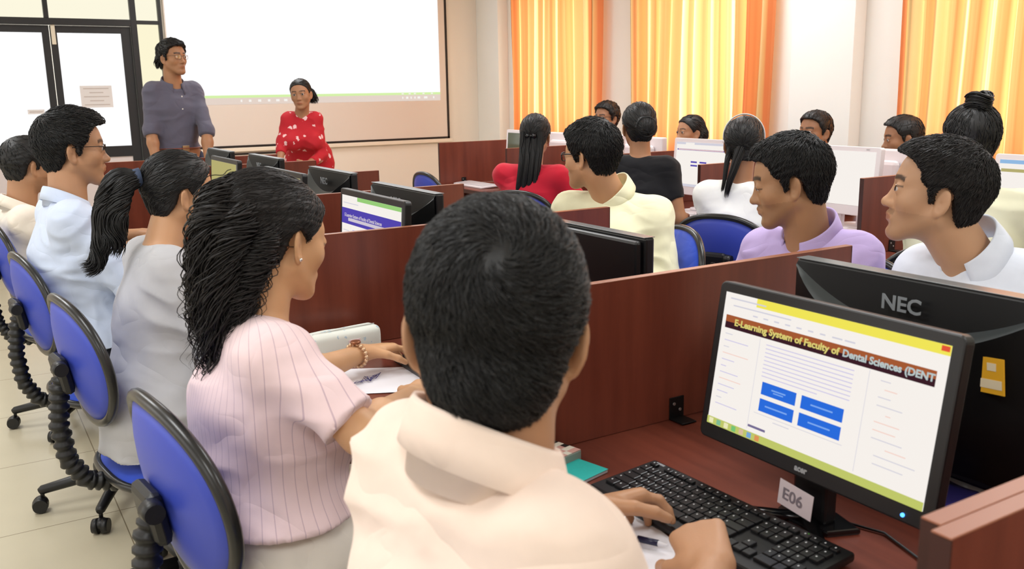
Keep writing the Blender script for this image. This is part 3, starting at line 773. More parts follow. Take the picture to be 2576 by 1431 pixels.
def collar(P, sh):
    """shirt collar: a stand round the neck and a folded leaf with two points"""
    O, L, nb = P['O'], P['L'], P['nb']; R, Fw = P['Rt'], P['Fw']; Hc = P['Hc']
    ax = nrm((Hc+P['M']@np.array([0, -.022, -.062]))-(nb)); ax = nrm(ax*.7+np.array([0, 0, .3]))
    side = nrm(np.cross(Fw, ax)); fr = np.cross(ax, side)
    c = nb+ax*.012+L(0, .0, 0)
    r = P['nr']+sh.get('cr', .012); n = 40; op = sh.get('open', .34); V = []; F = []
    lf = sh.get('leaf', .042)
    sc = sh.get('cs', 1.0)
    for i in range(n+1):
        th = op+(2*PI-2*op)*i/n; front = (1+math.cos(th))/2
        u = side*math.sin(th)+fr*math.cos(th)
        drop = -.034*front**1.2        # the front sits lower
        st = .042*sc*(1-.45*front); leaf = (lf+.030*front**3)*sc
        fl = .003+.012*front
        pts = [c+u*(r+.004)+ax*(drop-.02), c+u*(r-.001)+ax*(drop+st*.6), c+u*(r+.000)+ax*(drop+st), c+u*(r+.004)+ax*(drop+st+.003), c+u*(r+.007)+ax*(drop+st-.002),
               c+u*(r+.011+fl*.4)+ax*(drop+st-leaf*.5), c+u*(r+.013+fl)+ax*(drop+st-leaf), c+u*(r+.010+fl)+ax*(drop+st-leaf-.001), c+u*(r+.007+fl*.4)+ax*(drop+st-leaf*.5), c+u*(r+.005)+ax*(drop+st-.008), c+u*(r+.008)+ax*(drop-.02)]
        V += pts
    m = 11
    for i in range(n):
        for j in range(m): F.append((i*m+j, i*m+(j+1) % m, (i+1)*m+(j+1) % m, (i+1)*m+j))
    for e, rev in ((0, 1), (n, 0)):
        b = e*m
        for q in ((0, 1, 9, 10), (1, 2, 9, 9), (2, 3, 4, 9), (4, 5, 8, 9), (5, 6, 7, 8)):
            t = [b+x for x in q]; F.append(tuple(t[::-1] if rev else t))
    F = [f for f in F if len(set(f)) == 4]
    mesh_np('collar', V, F, sh['m'], P['root'], smooth=True)

def glasses(P, kind='full', rgb=(20, 18, 20), r=.0011):
    M = P['M']; s = P['s']; Hc = P['Hc']; T = lambda x, y, z: Vector(Hc+M@(np.array([x, y, z])*s))
    b = MB()
    for sx in (-1, 1):
        pts = []
        for i in range(25):
            a = 2*PI*i/24; c, d = math.cos(a), math.sin(a); e = .6
            x = .0235*np.sign(c)*abs(c)**e; z = .0145*np.sign(d)*abs(d)**e
            pts.append(T(sx*.033+x, .0965-.010*((sx*.033+x)/.055)**2, -.002+z))
        if kind == 'half': b.tube([q for i, q in enumerate(pts) if i <= 12], r*1.4, 6); b.tube([q for i, q in enumerate(pts) if i >= 12], r*.4, 5)
        else: b.tube(pts, r, 6, cap=False)
        b.tube([T(sx*.0565, .087, .006), T(sx*.068, .075, .008), T(sx*.0765, .03, .007), T(sx*.0775, -.006, .006), T(sx*.0775, -.018, -.004), T(sx*.076, -.026, -.02)], r*1.1, 6)
    b.tube([T(-.0105, .0965, .003), T(0, .0985, .0055), T(.0105, .0965, .003)], r, 6)
    fr = b.build('glasses', mat('spectacle_frame', rgb, .3, metal=.3), P['root'])
    for sx in (-1, 1):
        V = []; n = 24
        for i in range(n):
            a = 2*PI*i/n; c, d = math.cos(a), math.sin(a); x = .023*np.sign(c)*abs(c)**.6; z = .014*np.sign(d)*abs(d)**.6
            V.append(T(sx*.033+x, .0963-.010*((sx*.033+x)/.055)**2, -.002+z))
        b = MB(); bb = bmesh.new(); vs = [bb.verts.new(v) for v in V]; bb.faces.new(vs); b.add(bb)
        b.build('lens', glass_mat(), fr)
def glass_mat():
    if 'lens_glass' in MATS: return MATS['lens_glass']
    m = bpy.data.materials.new('lens_glass'); m.use_nodes = True; t = m.node_tree; t.nodes.clear()
    a = t.nodes.new('ShaderNodeBsdfTransparent'); g = t.nodes.new('ShaderNodeBsdfGlossy'); g.inputs['Roughness'].default_value = .03
    mx = t.nodes.new('ShaderNodeMixShader'); mx.inputs[0].default_value = .12; o = t.nodes.new('ShaderNodeOutputMaterial')
    t.links.new(a.outputs[0], mx.inputs[1]); t.links.new(g.outputs[0], mx.inputs[2]); t.links.new(mx.outputs[0], o.inputs[0]); MATS['lens_glass'] = m; return m
# ------------------------------------------------------------------ the room
WY, WX = 7.6, 3.40        # front wall, window wall
def paint(name, rgb): return mat(name, rgb, .75, noise=.02, nscale=3, bump=.05, bscale=60)
WALL = paint('wall_paint', (234, 226, 214)); WALLW = paint('white_wall_paint', (238, 236, 230)); PANEL = paint('door_panel', (214, 204, 204))
BLACKF = mat('black_door_frame', (30, 30, 32), .45)
def mat_floor():
    m, t, b = nt('floor_tile'); tc = t.nodes.new('ShaderNodeTexCoord')
    mp = t.nodes.new('ShaderNodeMapping'); mp.inputs['Location'].default_value = (1.391, -4.546, 0); t.links.new(tc.outputs['Object'], mp.inputs[0])
    br = t.nodes.new('ShaderNodeTexBrick'); br.offset = 0; br.inputs['Scale'].default_value = 1; br.inputs['Brick Width'].default_value = .66; br.inputs['Row Height'].default_value = .66
    br.inputs['Mortar Size'].default_value = .0022; br.inputs['Mortar Smooth'].default_value = .2
    br.inputs['Color1'].default_value = (*s2l((198, 188, 162)), 1); br.inputs['Color2'].default_value = (*s2l((204, 194, 168)), 1); br.inputs['Mortar'].default_value = (*s2l((140, 128, 104)), 1)
    t.links.new(mp.outputs[0], br.inputs['Vector'])
    n = t.nodes.new('ShaderNodeTexNoise'); n.inputs['Scale'].default_value = 5; t.links.new(tc.outputs['Object'], n.inputs['Vector'])
    mr = t.nodes.new('ShaderNodeMapRange'); mr.inputs[3].default_value = .95; mr.inputs[4].default_value = 1.05; t.links.new(n.outputs['Fac'], mr.inputs[0])
    sc = t.nodes.new('ShaderNodeVectorMath'); sc.operation = 'SCALE'; t.links.new(br.outputs['Color'], sc.inputs[0]); t.links.new(mr.outputs[0], sc.inputs['Scale'])
    t.links.new(sc.outputs[0], b.inputs['Base Color']); b.inputs['Roughness'].default_value = .22; b.inputs['Specular IOR Level'].default_value = .5
    return m
MB().box(-4.2, WX+.2, -4.2, WY+.2, -.1, 0).build('floor', mat_floor())['kind'] = 'structure'
MB().box(-4.2, WX+.2, -4.2, WY+.2, CEIL, CEIL+.1).build('ceiling', WALLW)['kind'] = 'structure'
MB().box(-4.2, -4.1, -4.2, WY+.2, 0, CEIL).build('wall_left', WALLW)['kind'] = 'structure'
MB().box(-4.1, WX+.2, -4.2, -4.1, 0, CEIL).build('wall_back', WALLW)['kind'] = 'structure'
b = MB()   # front wall with the opening of the glazed door front
b.box(.02, WX+.2, WY, WY+.15, 0, CEIL); b.box(-4.1, -2.3, WY, WY+.15, 0, CEIL); b.box(-2.3, .02, WY, WY+.15, 2.75, CEIL)
b.build('wall_front', WALL)['kind'] = 'structure'
b = MB()   # window wall with three openings
wins = [(5.62, 6.80), (3.66, 4.82), (.55, 2.22)]
ys = [-4.1, .55, 2.22, 3.66, 4.82, 5.62, 6.80, WY+.15]
for i in range(0, 8, 2): b.box(WX, WX+.2, ys[i], ys[i+1], 0, CEIL)
for a, c in wins: b.box(WX, WX+.2, a, c, 0, .95); b.box(WX, WX+.2, a, c, 2.45, CEIL)
b.build('wall_right', WALLW)['kind'] = 'structure'
MB().box(3.29, WX, 2.66, 3.18, 0, CEIL, bev=.004).build('trim_1', WALLW)['kind'] = 'structure'   # pillar between the windows
MB().box(3.278, WX, 7.14, WY, 0, CEIL, bev=.004).build('trim_2', WALLW)['kind'] = 'structure'     # corner pillar
FRW = mat('window_frame_paint', (235, 232, 225), .5)
for i, (a, c) in enumerate(wins):
    f = MB(); f.box(WX+.08, WX+.12, a, a+.05, .95, 2.45); f.box(WX+.08, WX+.12, c-.05, c, .95, 2.45); f.box(WX+.08, WX+.12, a, c, .95, 1.0); f.box(WX+.08, WX+.12, a, c, 2.4, 2.45)
    f.box(WX+.08, WX+.12, (a+c)/2-.025, (a+c)/2+.025, .95, 2.45)
    o = f.build('window_%d' % (i+1), FRW); o['kind'] = 'structure'
    area('daylight', (WX+.55, (a+c)/2, 1.75), (0, math.radians(90), 0), 1.7, c-a, 38, (1, .90, .70))
for i, (lx, ly) in enumerate(LAMPS):    # luminaire housings round the ceiling lamps
    f = MB()
    for x0, x1, y0, y1 in ((-.34, -.30, -.64, .64), (.30, .34, -.64, .64), (-.30, .30, -.64, -.60), (-.30, .30, .60, .64)): f.box(lx+x0, lx+x1, ly+y0, ly+y1, CEIL-.09, CEIL)
    f.box(lx-.30, lx+.30, ly-.60, ly+.60, CEIL-.02, CEIL); struct(f.build('trim_%d' % (i+7), FRW))
f = MB()                                # unseen frame added on the left wall round the fill light
for y0, y1, z0, z1 in ((-2.3, -2.24, .9, 2.5), (4.24, 4.3, .9, 2.5), (-2.3, 4.3, .9, .95), (-2.3, 4.3, 2.45, 2.5), (-.1, -.04, .9, 2.5), (2.0, 2.06, .9, 2.5)): f.box(-4.1, -4.03, y0, y1, z0, z1)
struct(f.build('window_9', FRW))
# curtains
def mat_curtain():
    m = bpy.data.materials.new('striped_curtain'); m.use_nodes = True; t = m.node_tree; t.nodes.clear()
    at = t.nodes.new('ShaderNodeAttribute'); at.attribute_name = 'Cloth'
    w = t.nodes.new('ShaderNodeSeparateXYZ'); t.links.new(at.outputs['Vector'], w.inputs[0])
    n = t.nodes.new('ShaderNodeTexNoise'); n.noise_dimensions = '1D'; n.inputs['Scale'].default_value = 7; n.inputs['Detail'].default_value = 2; t.links.new(w.outputs[0], n.inputs['W'])
    fr = t.nodes.new('ShaderNodeMath'); fr.operation = 'MULTIPLY_ADD'; fr.inputs[1].default_value = 4.2; t.links.new(w.outputs[0], fr.inputs[0])
    n2 = t.nodes.new('ShaderNodeMath'); n2.operation = 'MULTIPLY'; n2.inputs[1].default_value = .9; t.links.new(n.outputs['Fac'], n2.inputs[0]); t.links.new(n2.outputs[0], fr.inputs[2])
    f = t.nodes.new('ShaderNodeMath'); f.operation = 'FRACT'; t.links.new(fr.outputs[0], f.inputs[0])
    r = ramp(t, [(0, (226, 146, 98)), (.26, (234, 152, 104)), (.32, (240, 200, 140)), (.44, (248, 226, 172)), (.50, (176, 158, 116)), (.56, (236, 176, 114)), (.76, (222, 150, 98)), (.82, (212, 134, 86)), (.96, (230, 152, 104))])
    t.links.new(f.outputs[0], r.inputs[0])
    d = t.nodes.new('ShaderNodeBsdfDiffuse'); tr = t.nodes.new('ShaderNodeBsdfTranslucent'); t.links.new(r.outputs[0], d.inputs[0]); t.links.new(r.outputs[0], tr.inputs[0])
    mx = t.nodes.new('ShaderNodeMixShader'); mx.inputs[0].default_value = .6; t.links.new(d.outputs[0], mx.inputs[1]); t.links.new(tr.outputs[0], mx.inputs[2])
    o = t.nodes.new('ShaderNodeOutputMaterial'); t.links.new(mx.outputs[0], o.inputs[0]); return m
CURT = mat_curtain()
def curtain(y0, y1, label, seed):
    r_ = random.Random(seed); n = 260; m = 24; V = []; A = []
    ph = [r_.uniform(0, 6) for _ in range(4)]
    for j in range(m):
        z = .12+(2.62-.12)*j/(m-1)
        for i in range(n):
            u = i/(n-1); y = y0+(y1-y0)*u; L = (y1-y0)
            a = .030*math.sin(u*L*2*PI/.135+ph[0]+.5*math.sin(u*7+ph[1])+.25*math.sin(z*1.7+ph[3]))+.012*math.sin(u*L*2*PI/.31+ph[2])
            V.append((3.275+a, y+.012*math.sin(z*2+u*9), z)); A.append((u*L*1.5+seed*.37, z, 0))
    F = [(j*n+i, j*n+i+1, (j+1)*n+i+1, (j+1)*n+i) for j in range(m-1) for i in range(n-1)]
    t = thing('curtain', label, 'curtain', (0, 0, 0), group=None)
    o = mesh_np('drape', V, F, CURT, t); at = o.data.attributes.new('Cloth', 'FLOAT_VECTOR', 'POINT'); at.data.foreach_set('vector', np.array(A, f32).ravel())
    MB().tube([(3.275, y0-.06, 2.64), (3.275, y1+.06, 2.64)], .012).build('rail', FRW, t)
    h = MB().box(3.22, 3.25, y0, y1, 2.60, 2.66, bev=.004).build('heading', CURT, t)
    for k in range(2):
        yy = (y0, y1)[k]; MB().box(3.268, 3.40, yy-.01, yy+.01, 2.625, 2.655).build('rail_bracket', FRW, t)
curtain(5.37, 6.89, 'orange and yellow striped curtain nearest the projection screen', 3)
curtain(3.36, 4.90, 'orange and yellow striped curtain between the two bare wall sections', 8)
curtain(.60, 2.33, 'orange and yellow striped curtain at the right, behind the woman with the bun', 5)

# glazed door front
GLASSW = mat_emit('sunlit_frosted_glass', (255, 255, 255), 1.05); GLASSC = mat_emit('cream_sunlit_glass', (255, 250, 226), .98)
GLASSY = mat_emit('pale_yellow_sunlit_glass', (255, 248, 214), .98)
def door(n, x0, x1, gx0, gx1):
    f = MB(); y0, y1 = WY+.03, WY+.07
    f.box(x0, gx0, y0, y1, .02, 2.045, bev=.003); f.box(gx1, x1, y0, y1, .02, 2.045, bev=.003)
    f.box(gx0, gx1, y0, y1, 1.985, 2.045); f.box(gx0, gx1, y0, y1, .905, 1.0); f.box(gx0, gx1, y0, y1, .02, .115)
    o = f.build('door_%d' % n, BLACKF); o['kind'] = 'structure'
    MB().box(gx0, gx1, WY+.045, WY+.053, 1.0, 1.985).build('glass_pane', GLASSW, o)
    MB().box(gx0, gx1, WY+.04, WY+.06, .115, .905).build('lower_panel', PANEL, o)
    return o
d1 = door(1, -1.56, -.908, -1.47, -.966); d2 = door(2, -.902, -.25, -.848, -.332)
MB().box(-.895, -.862, WY+.012, WY+.030, 1.885, 2.075, bev=.003).build('door_bolt', mat('cream_plate', (226, 216, 196), .5), d2)
# frames, mullions and fixed panes
f = MB(); y0, y1 = WY-.005, WY+.1
for x0, x1, z0, z1 in ((-1.62, -1.565, 0, 2.75), (-.246, -.196, 0, 2.75), (-.008, .02, 0, 2.75), (-1.565, -.246, 2.05, 2.105), (-.196, -.008, 2.068, 2.100), (-.938, -.900, 2.105, 2.75), (-.196, -.008, .90, .98), (-.196, -.008, 0, .06), (-2.3, -1.62, 2.05, 2.105), (-2.3, .02, 2.70, 2.75)):
    f.box(x0, x1, y0, y1, z0, z1, bev=.002)
struct(f.build('trim_3', BLACKF))
for n, (x0, x1, z0, z1, m_) in enumerate(((-1.565, -.938, 2.105, 2.70, GLASSC), (-.900, -.246, 2.105, 2.70, GLASSC), (-.196, -.008, 2.10, 2.70, GLASSC), (-.196, -.008, .98, 2.068, GLASSY), (-2.3, -1.62, .98, 2.70, GLASSC))):
    struct(MB().box(x0, x1, WY+.045, WY+.053, z0, z1).build('window_%d' % (n+4), m_))
struct(MB().box(-.196, -.008, WY+.04, WY+.06, .06, .90).build('trim_4', PANEL)); struct(MB().box(-2.3, -1.62, WY+.03, WY+.06, 0, .98).build('trim_5', PANEL))
struct(MB().box(-2.3, .02, WY-.01, WY+.1, 0, .022).build('trim_6', mat('threshold', (226, 222, 215), .4)))
# notices stuck on the glass
GREY = mat('notice_print', (190, 180, 176), .8)
def notice(x0, x1, z0, z1, label, rows):
    b = MB(); b.box(x0, x1, WY+.036, WY+.0400, z0, z1); o = b.build('notice', mat('notice_paper', (222, 218, 218), .8)); tag(o, label, 'notice')
    l = MB()
    for k in range(rows):
        w = (x1-x0)*(.40 if k % 2 == 0 else .22); zc = z1-(z1-z0)*(k+.7)/(rows+.4)
        l.box((x0+x1)/2-w, (x0+x1)/2+w, WY+.0352, WY+.036, zc-.004, zc+.004)
    l.build('print', GREY, o)
notice(-.715, -.455, 1.345, 1.535, 'large pale notice with lines of print stuck on the right glass door', 5)
notice(-1.145, -1.015, 1.300, 1.338, 'narrow pale strip notice on the left glass door', 1)

# projection screen
SCM = mat('screen_cloth', (226, 214, 204), .8)
t = thing('projection_screen', 'large projection screen with a black border on the front wall', 'projection screen', (1.47, WY-.03, .95))
def sb(x0, x1, z0, z1, y0=0, y1=.01, **k): return (x0-1.47, x1-1.47, y0, y1, z0-.95, z1-.95)
MB().box(*sb(.035, 2.895, .955, 2.80)).build('cloth', SCM, t)
b = MB(); b.box(*sb(.03, 2.90, .940, .960, -.004, .011)); b.box(*sb(2.875, 2.90, .94, 2.82, -.004, .011)); b.build('border', mat('black_border', (24, 14, 12), .6), t)
MB().box(*sb(.02, 2.93, .900, .938, -.014, .016), bev=.006).build('bottom_bar', mat('cream_bar', (236, 224, 206), .5), t)
PW = mat_emit('projected_white', (255, 255, 255), 1.04); PG = mat_emit('projected_green', (214, 242, 170), 1.0); PT = mat_emit('projected_taskbar', (238, 220, 208), .92); PI_ = mat_emit('projected_icon', (250, 246, 240), .98)
b = MB(); b.box(*sb(.045, 2.80, 1.432, 2.80, -.002, -.001)); b.mi = 1; b.box(*sb(.045, 2.80, 1.408, 1.432, -.002, -.001)); b.mi = 2; b.box(*sb(.045, 2.80, 1.345, 1.408, -.002, -.001)); b.mi = 3
for x, w in ((.675, .016), (.758, .024), (.85, .03), (.942, .024), (1.028, .034), (1.107, .034), (2.359, .012), (2.41, .024), (2.455, .014), (2.50, .014), (2.545, .03), (2.625, .04), (2.72, .016)):
    b.box(*sb(x-w/2, x+w/2, 1.368, 1.390, -.003, -.002))
for x in (2.36, 2.44, 2.50, 2.60, 2.70): b.box(*sb(x-.012, x+.012, 1.414, 1.426, -.003, -.002))
b.build('picture', [PW, PG, PT, PI_], t)
tag(MB().box(.03, 1.05, WY-.012, WY, .868, .884).build('cable_rail', mat('black_border', (24, 14, 12))), 'thin dark rail on the wall below the projection screen', 'rail')
# ------------------------------------------------------------------ furniture
WOODT = mat_wood('mahogany_laminate_top', (86, 40, 30), (126, 64, 48), axis=1, rough=.28)
WOODP = mat_wood('mahogany_laminate_panel', (92, 42, 30), (124, 62, 45), axis=2, rough=.30)
EDGE = mat('edge_band', (150, 92, 66), .35); EDGED = mat('dark_edge_band', (58, 26, 18), .4)
BLK = mat('black_plastic', (16, 16, 18), .38); BLKG = mat('glossy_black_plastic', (12, 12, 14), .12, coat=.4); BLKM = mat('black_bracket', (20, 18, 18), .4, metal=.4)
SCREW = mat('screw', (190, 190, 188), .3, metal=.9)
ZT = .75; ZD = 1.062
def desk(x0, x1, y0, y1, label, group):
    xc, yc = (x0+x1)/2, (y0+y1)/2; a, c = x0-xc, x1-xc; e, g = y0-yc, y1-yc
    t = thing('computer_desk', label, 'desk', (xc, yc, 0), group=group)
    b = MB(); b.box(a+.004, c-.004, e+.001, g-.001, ZT-.025, ZT); w = b.build('worktop', WOODT, t)
    b = MB(); b.box(a, a+.004, e+.001, g-.001, ZT-.026, ZT+.0006); b.build('edge_strip', EDGED, w); b = MB(); b.box(c-.004, c, e+.001, g-.001, ZT-.026, ZT+.0006); b.build('edge_strip', EDGED, w)
    for y in (e+.012, g-.030): MB().box(a+.06, c-.06, y, y+.018, 0, ZT-.026).build('side_panel', WOODP, t)
    MB().box(-.009, .009, e+.03, g-.03, .30, ZT-.026).build('back_panel', WOODP, t)
    return t
def divider(x0, x1, y, label, group, th=.018, bx=None, sides=(-1, 1)):
    xc = (x0+x1)/2; a, c = x0-xc, x1-xc
    t = thing('desk_divider', label, 'divider', (xc, y, ZT), group=group)
    MB().box(a+.002, c-.002, -th/2, th/2, .0015, ZD-ZT-.002).build('panel', WOODP, t)
    b = MB(); b.box(a, c, -th/2-.0004, th/2+.0004, ZD-ZT-.002, ZD-ZT, bev=.0008); b.build('top_edge', EDGE, t)
    
    for xe in (a, c-.002): MB().box(xe, xe+.002, -th/2-.0004, th/2+.0004, .0015, ZD-ZT-.002).build('end_edge', EDGED, t)
    for xb in (bx or [0]):
        xb = xb-xc if bx else 0
        for sg in sides:
            b = MB(); f = -th/2 if sg < 0 else th/2; g = f+sg*.003
            b.box(xb-.019, xb+.019, min(f, g), max(f, g), .0015, .048, bev=.001); b.box(xb-.019, xb+.019, min(f, f+sg*.042), max(f, f+sg*.042), .0015, .0045, bev=.001)
            k = b.build('angle_bracket', BLKM, t)
            s_ = MB()
            for dx, dz in ((-.008, .034), (.008, .020)): s_.tube([(xb+dx, g, dz), (xb+dx, g+sg*.0015, dz)], .0035, 8)
            s_.build('screw', SCREW, k)
    return t
AY = [-.951, 0, .915, 1.88, 2.74, 3.63, 4.35]
AX0, AX1 = -1.048, 0.0
names = ['holding the near keyboard and lit monitor', 'with the pencil case on it', 'second bay beyond the near panel', 'third bay from the pencil case', 'fourth bay along the left bench', 'last bay of the left bench']
for i in range(6): desk(AX0, AX1, AY[i]+.0, AY[i+1], 'dark mahogany laminate double desk, '+names[i], None)
desk(AX0, AX1, -1.90, AY[0]-.001, 'mahogany desk at the lower right corner behind the doubled panel', None)
dl = ['long mahogany divider in front of the lit monitor, with a black bracket at its foot', 'mahogany divider behind the white pencil case', 'mahogany divider behind the monitor showing the purple banner', 'mahogany divider seen right of a black monitor, in front of the blank wall', 'mahogany divider beside the woman in red', 'farthest mahogany divider of the left bench, by the standing man']
divider(AX0-.03, AX1, AY[0], 'blurred mahogany divider at the lower right corner, inner panel of the pair', None, sides=(1,))
divider(AX0-.045, AX1, AY[0]-.0195, 'blurred mahogany divider at the lower right corner, outer panel of the pair', None, sides=(-1,))
for i in range(1, 7): divider(AX0, AX1, AY[i], dl[i-1], None)
EY = [.08, 1.01, 1.945, 2.83, 3.76, 4.73]; EX0, EX1 = 1.33, 2.38
for i in range(5): desk(EX0, EX1, EY[i], EY[i+1], ['mahogany desk of the window-side bench behind the man in the white shirt', 'mahogany desk behind the woman in white', 'mahogany desk under the woman in the black top', 'mahogany desk under the woman in the red top', 'far mahogany desk with a white keyboard near its edge'][i], None)
el = ['mahogany divider with a black bracket, right of the man in lavender', 'mahogany divider behind the hair of the woman in white', 'mahogany divider right of the woman in the black top', 'mahogany divider behind the woman in red with long hair', 'mahogany divider standing free against the blank front wall']
for i in range(1, 6): divider(EX0, EX1, EY[i], el[i-1], None, bx=[1.53, 2.18])

# ---- monitors. local: screen faces -x, base at z=0, centre at y=0
def mat_banner(): return mat('banner_brown', (92, 44, 30), .5, emis=(120, 62, 40), estr=.9)
def screen_quads(o_name, par, X, y0, y1, z0, z1, items, base, tilt=None):
    """items: (u0,u1,v0,v1,material); u from the viewer's left to right (viewer looks at +x, left is +y), v from top"""
    mats = [base]; b = MB(); b.quad((X, y1, z0), (X, y0, z0), (X, y0, z1), (X, y1, z1))
    for n, (u0, u1, v0, v1, m_) in enumerate(items):
        if m_ not in mats: mats.append(m_)
        b.mi = mats.index(m_); ya, yb = y1-(y1-y0)*u0, y1-(y1-y0)*u1; za, zb = z1-(z1-z0)*v1, z1-(z1-z0)*v0; x = X-.0003-.00002*n
        b.quad((x, ya, za), (x, yb, za), (x, yb, zb), (x, ya, zb))
    return b.build(o_name, mats, par)
E_ = lambda n, c, s=.95: mat_emit('display_'+n, c, s)
SCW = E_('white', (252, 246, 240)); SCY = E_('yellow', (246, 234, 90)); SCG = E_('olive', (196, 204, 108)); SCB = E_('blue', (44, 110, 224)); SCBL = E_('light_blue', (130, 175, 245)); SCL = E_('line', (206, 200, 236)); SCR = E_('line_red', (250, 212, 200)); SCGR = E_('line_grey', (214, 212, 224))
SCBN = E_('banner_dark', (66, 34, 44), .8); SCBO = E_('banner_orange', (176, 96, 56), .85); SCT = E_('text_yellow', (224, 210, 120)); SCT2 = E_('text_grey', (190, 204, 204)); SCRED = E_('red', (232, 88, 60)); SCLG = E_('lime', (168, 226, 134), .8); SCPU = E_('purple', (92, 78, 190), .8); SCPK = E_('lilac', (226, 216, 230), .82); SCTAN = E_('tan', (206, 196, 130), .75)
def elearn(full=True):
    it = [(.17, 1, 0, .045, SCY), (0, .0, 0, 0, SCY)]
    it += [(.17, 1, .0, .062, SCY), (.965, .995, .008, .04, SCRED)]
    it += [(.03, .22, .035, .045, SCGR), (.05, .35, .085, .094, SCGR)]
    it += [(.16+.055*i, .185+.055*i+(.02 if i > 6 else 0), .125, .135, SCGR) for i in range(9)]
    it += [(.02, .965, .165, .262, SCBN), (.02, .965, .165, .215, SCBO)]
    it += [(.215, .217, .27, .93, SCGR), (.72, .722, .27, .93, SCGR)]
    it += [(.25, .66, .30+.028*i, .306+.028*i, SCL) for i in range(8)]; it += [(.25, .52, .524, .530, SCL)]
    it += [(.26, .43, .565, .655, SCB), (.455, .645, .565, .655, SCB), (.26, .43, .685, .775, SCB), (.455, .645, .685, .775, SCB)]
    it += [(.31, .38, .600, .610, SCBL), (.32, .37, .618, .626, SCBL), (.50, .60, .605, .615, SCBL), (.29, .40, .725, .735, SCBL), (.50, .60, .725, .735, SCBL)]
    it += [(.24, .66, .795, .799, SCGR), (.34, .42, .82, .826, SCGR), (.22, .31, .895, .912, E_('text_dark', (120, 110, 150)))]
    for i, (w, c) in enumerate(((.04, SCGR), (.13, SCL), (.03, SCGR), (.14, SCR), (.07, SCL), (.03, SCL), (.10, SCL), (.12, SCR), (.09, SCL), (.06, SCL), (.03, SCGR), (.12, SCL))): it.append((.03, .03+w, .30+.048*i, .306+.048*i, c))
    for i, (a, w, c) in enumerate(((.0, .04, SCGR), (.02, .05, SCR), (0, .05, SCGR), (0, .10, SCGR), (.04, .02, SCR), (0, .10, SCR), (0, .09, SCR), (0, .12, SCGR), (.06, .08, SCR), (.02, .16, SCGR), (.02, .12, SCGR))): it.append((.77+a, .77+a+w, .31+.052*i, .316+.052*i, c))
    it += [(0, 1, .945, 1, SCG)]
    for i, c in enumerate((E_('ic1', (240, 236, 190)), E_('ic2', (130, 190, 150)), E_('ic1', (240, 236, 190)), E_('ic3', (120, 200, 120)), E_('ic4', (220, 190, 160)), E_('ic5', (120, 170, 220)), E_('ic6', (226, 150, 90)))): it.append((.012+.042*i, .035+.042*i, .953, .992, c))
    return it
def stand(t, kind, xb, h0, m_=None):
    m_ = m_ or BLK
    if kind == 'v':
        b = MB(); b.prism([(-.035+xb, -.012), (-.02+xb, -.05), (.03+xb, -.07), (.05+xb, 0), (.03+xb, .07), (-.02+xb, .05), (-.035+xb, .012)], 0, .010, bev=.003)
        b.tube([(xb-.01, 0, .012), (xb-.075, .09, .008), (xb-.10, .125, .006)], [.014, .011, .005], 10, flat=.5); b.tube([(xb-.01, 0, .012), (xb-.075, -.09, .008), (xb-.10, -.125, .006)], [.014, .011, .005], 10, flat=.5)
        b.build('base', BLKG, t)
    else:
        pts = [(xb+.11*math.cos(a), .13*math.sin(a)) for a in [2*PI*i/32 for i in range(32)]]; MB().prism(pts, 0, .012, bev=.004).build('base', m_, t)
    MB().box(xb-.008, xb+.022, -.032, .032, .008, h0+.05, bev=.006).build('neck', m_, t)
def tilt_m(x, z, deg): return Matrix.Translation((x, 0, z)) @ Matrix.Rotation(math.radians(deg), 4, 'Y') @ Matrix.Translation((-x, 0, -z))
def monitor_front(label, x, y, z0=.085, w=.445, h=.262, tilt=8, content=None, frame=BLK, base='v', bez=(.016, .016, .024), logo='acer', led=True, base_m=None, rot=0, sticker=None, group=None, thick=.022, body=None):
    t = thing('monitor', label, 'monitor', (x, y, ZT), rot, group)
    stand(t, base, .03, z0+.05, base_m)
    sb_, sd, bb = bez[0], bez[1], bez[2]; Tm = tilt_m(0, z0, tilt)
    b = MB(); bb_ = bmesh.new(); bb_.free()
    # casing with rounded corners: prism in y-z, extruded along x
    def rr(hw, z0_, z1_, r=.012, n=5):
        p = []
        for cx, cz, a0 in ((hw-r, z1_-r, 0), (-hw+r, z1_-r, 90), (-hw+r, z0_+r, 180), (hw-r, z0_+r, 270)):
            for i in range(n+1): a = math.radians(a0+90*i/n); p.append((cx+r*math.cos(a), cz+r*math.sin(a)))
        return p
    R = Matrix(((0, 0, 1, 0), (1, 0, 0, 0), (0, 1, 0, 0), (0, 0, 0, 1)))   # (x,y,z)->(z,x,y)
    b.prism(rr(w/2, z0, z0+h), 0, thick, bev=.003, M=Tm @ R)
    b.prism(rr(w/2-.05, z0+.04, z0+h-.04, .03), thick, thick+.022, bev=.008, M=Tm @ R)
    cs = b.build('casing', frame, t)
    b = MB(); s_ = screen_quads('screen', t, -.0012, -w/2+sd, w/2-sd, z0+bb, z0+h-sb_, content or [], SCW)
    s_.data.transform(Tm)
    F = Tm @ Matrix(((0, 0, -1, 0), (-1, 0, 0, 0), (0, 1, 0, 0), (0, 0, 0, 1)))      # text plane facing -x
    if logo: text_mesh('logo', logo, .0135, mat('logo_silver', (150, 152, 155), .4), t, F @ Matrix.Translation((0, z0+bb*.5, .0008)), .0003, bold=.0006)
    if led:
        q = MB(); q.sphere((-.001, -w/2+.045, z0+bb*.42), .003, n=10); o = q.build('power_light', mat_emit('blue_led', (70, 150, 255), 4), t); o.data.transform(Tm)
    return t, F, z0
t, F, z0 = monitor_front('large lit monitor in front, showing a web page with four blue buttons', -.690, -.480, z0=.082, w=.448, h=.272, tilt=9, content=elearn(), bez=(.017, .017, .027))
wS, hS, yc_ = .448-.034, .272-.044, 0
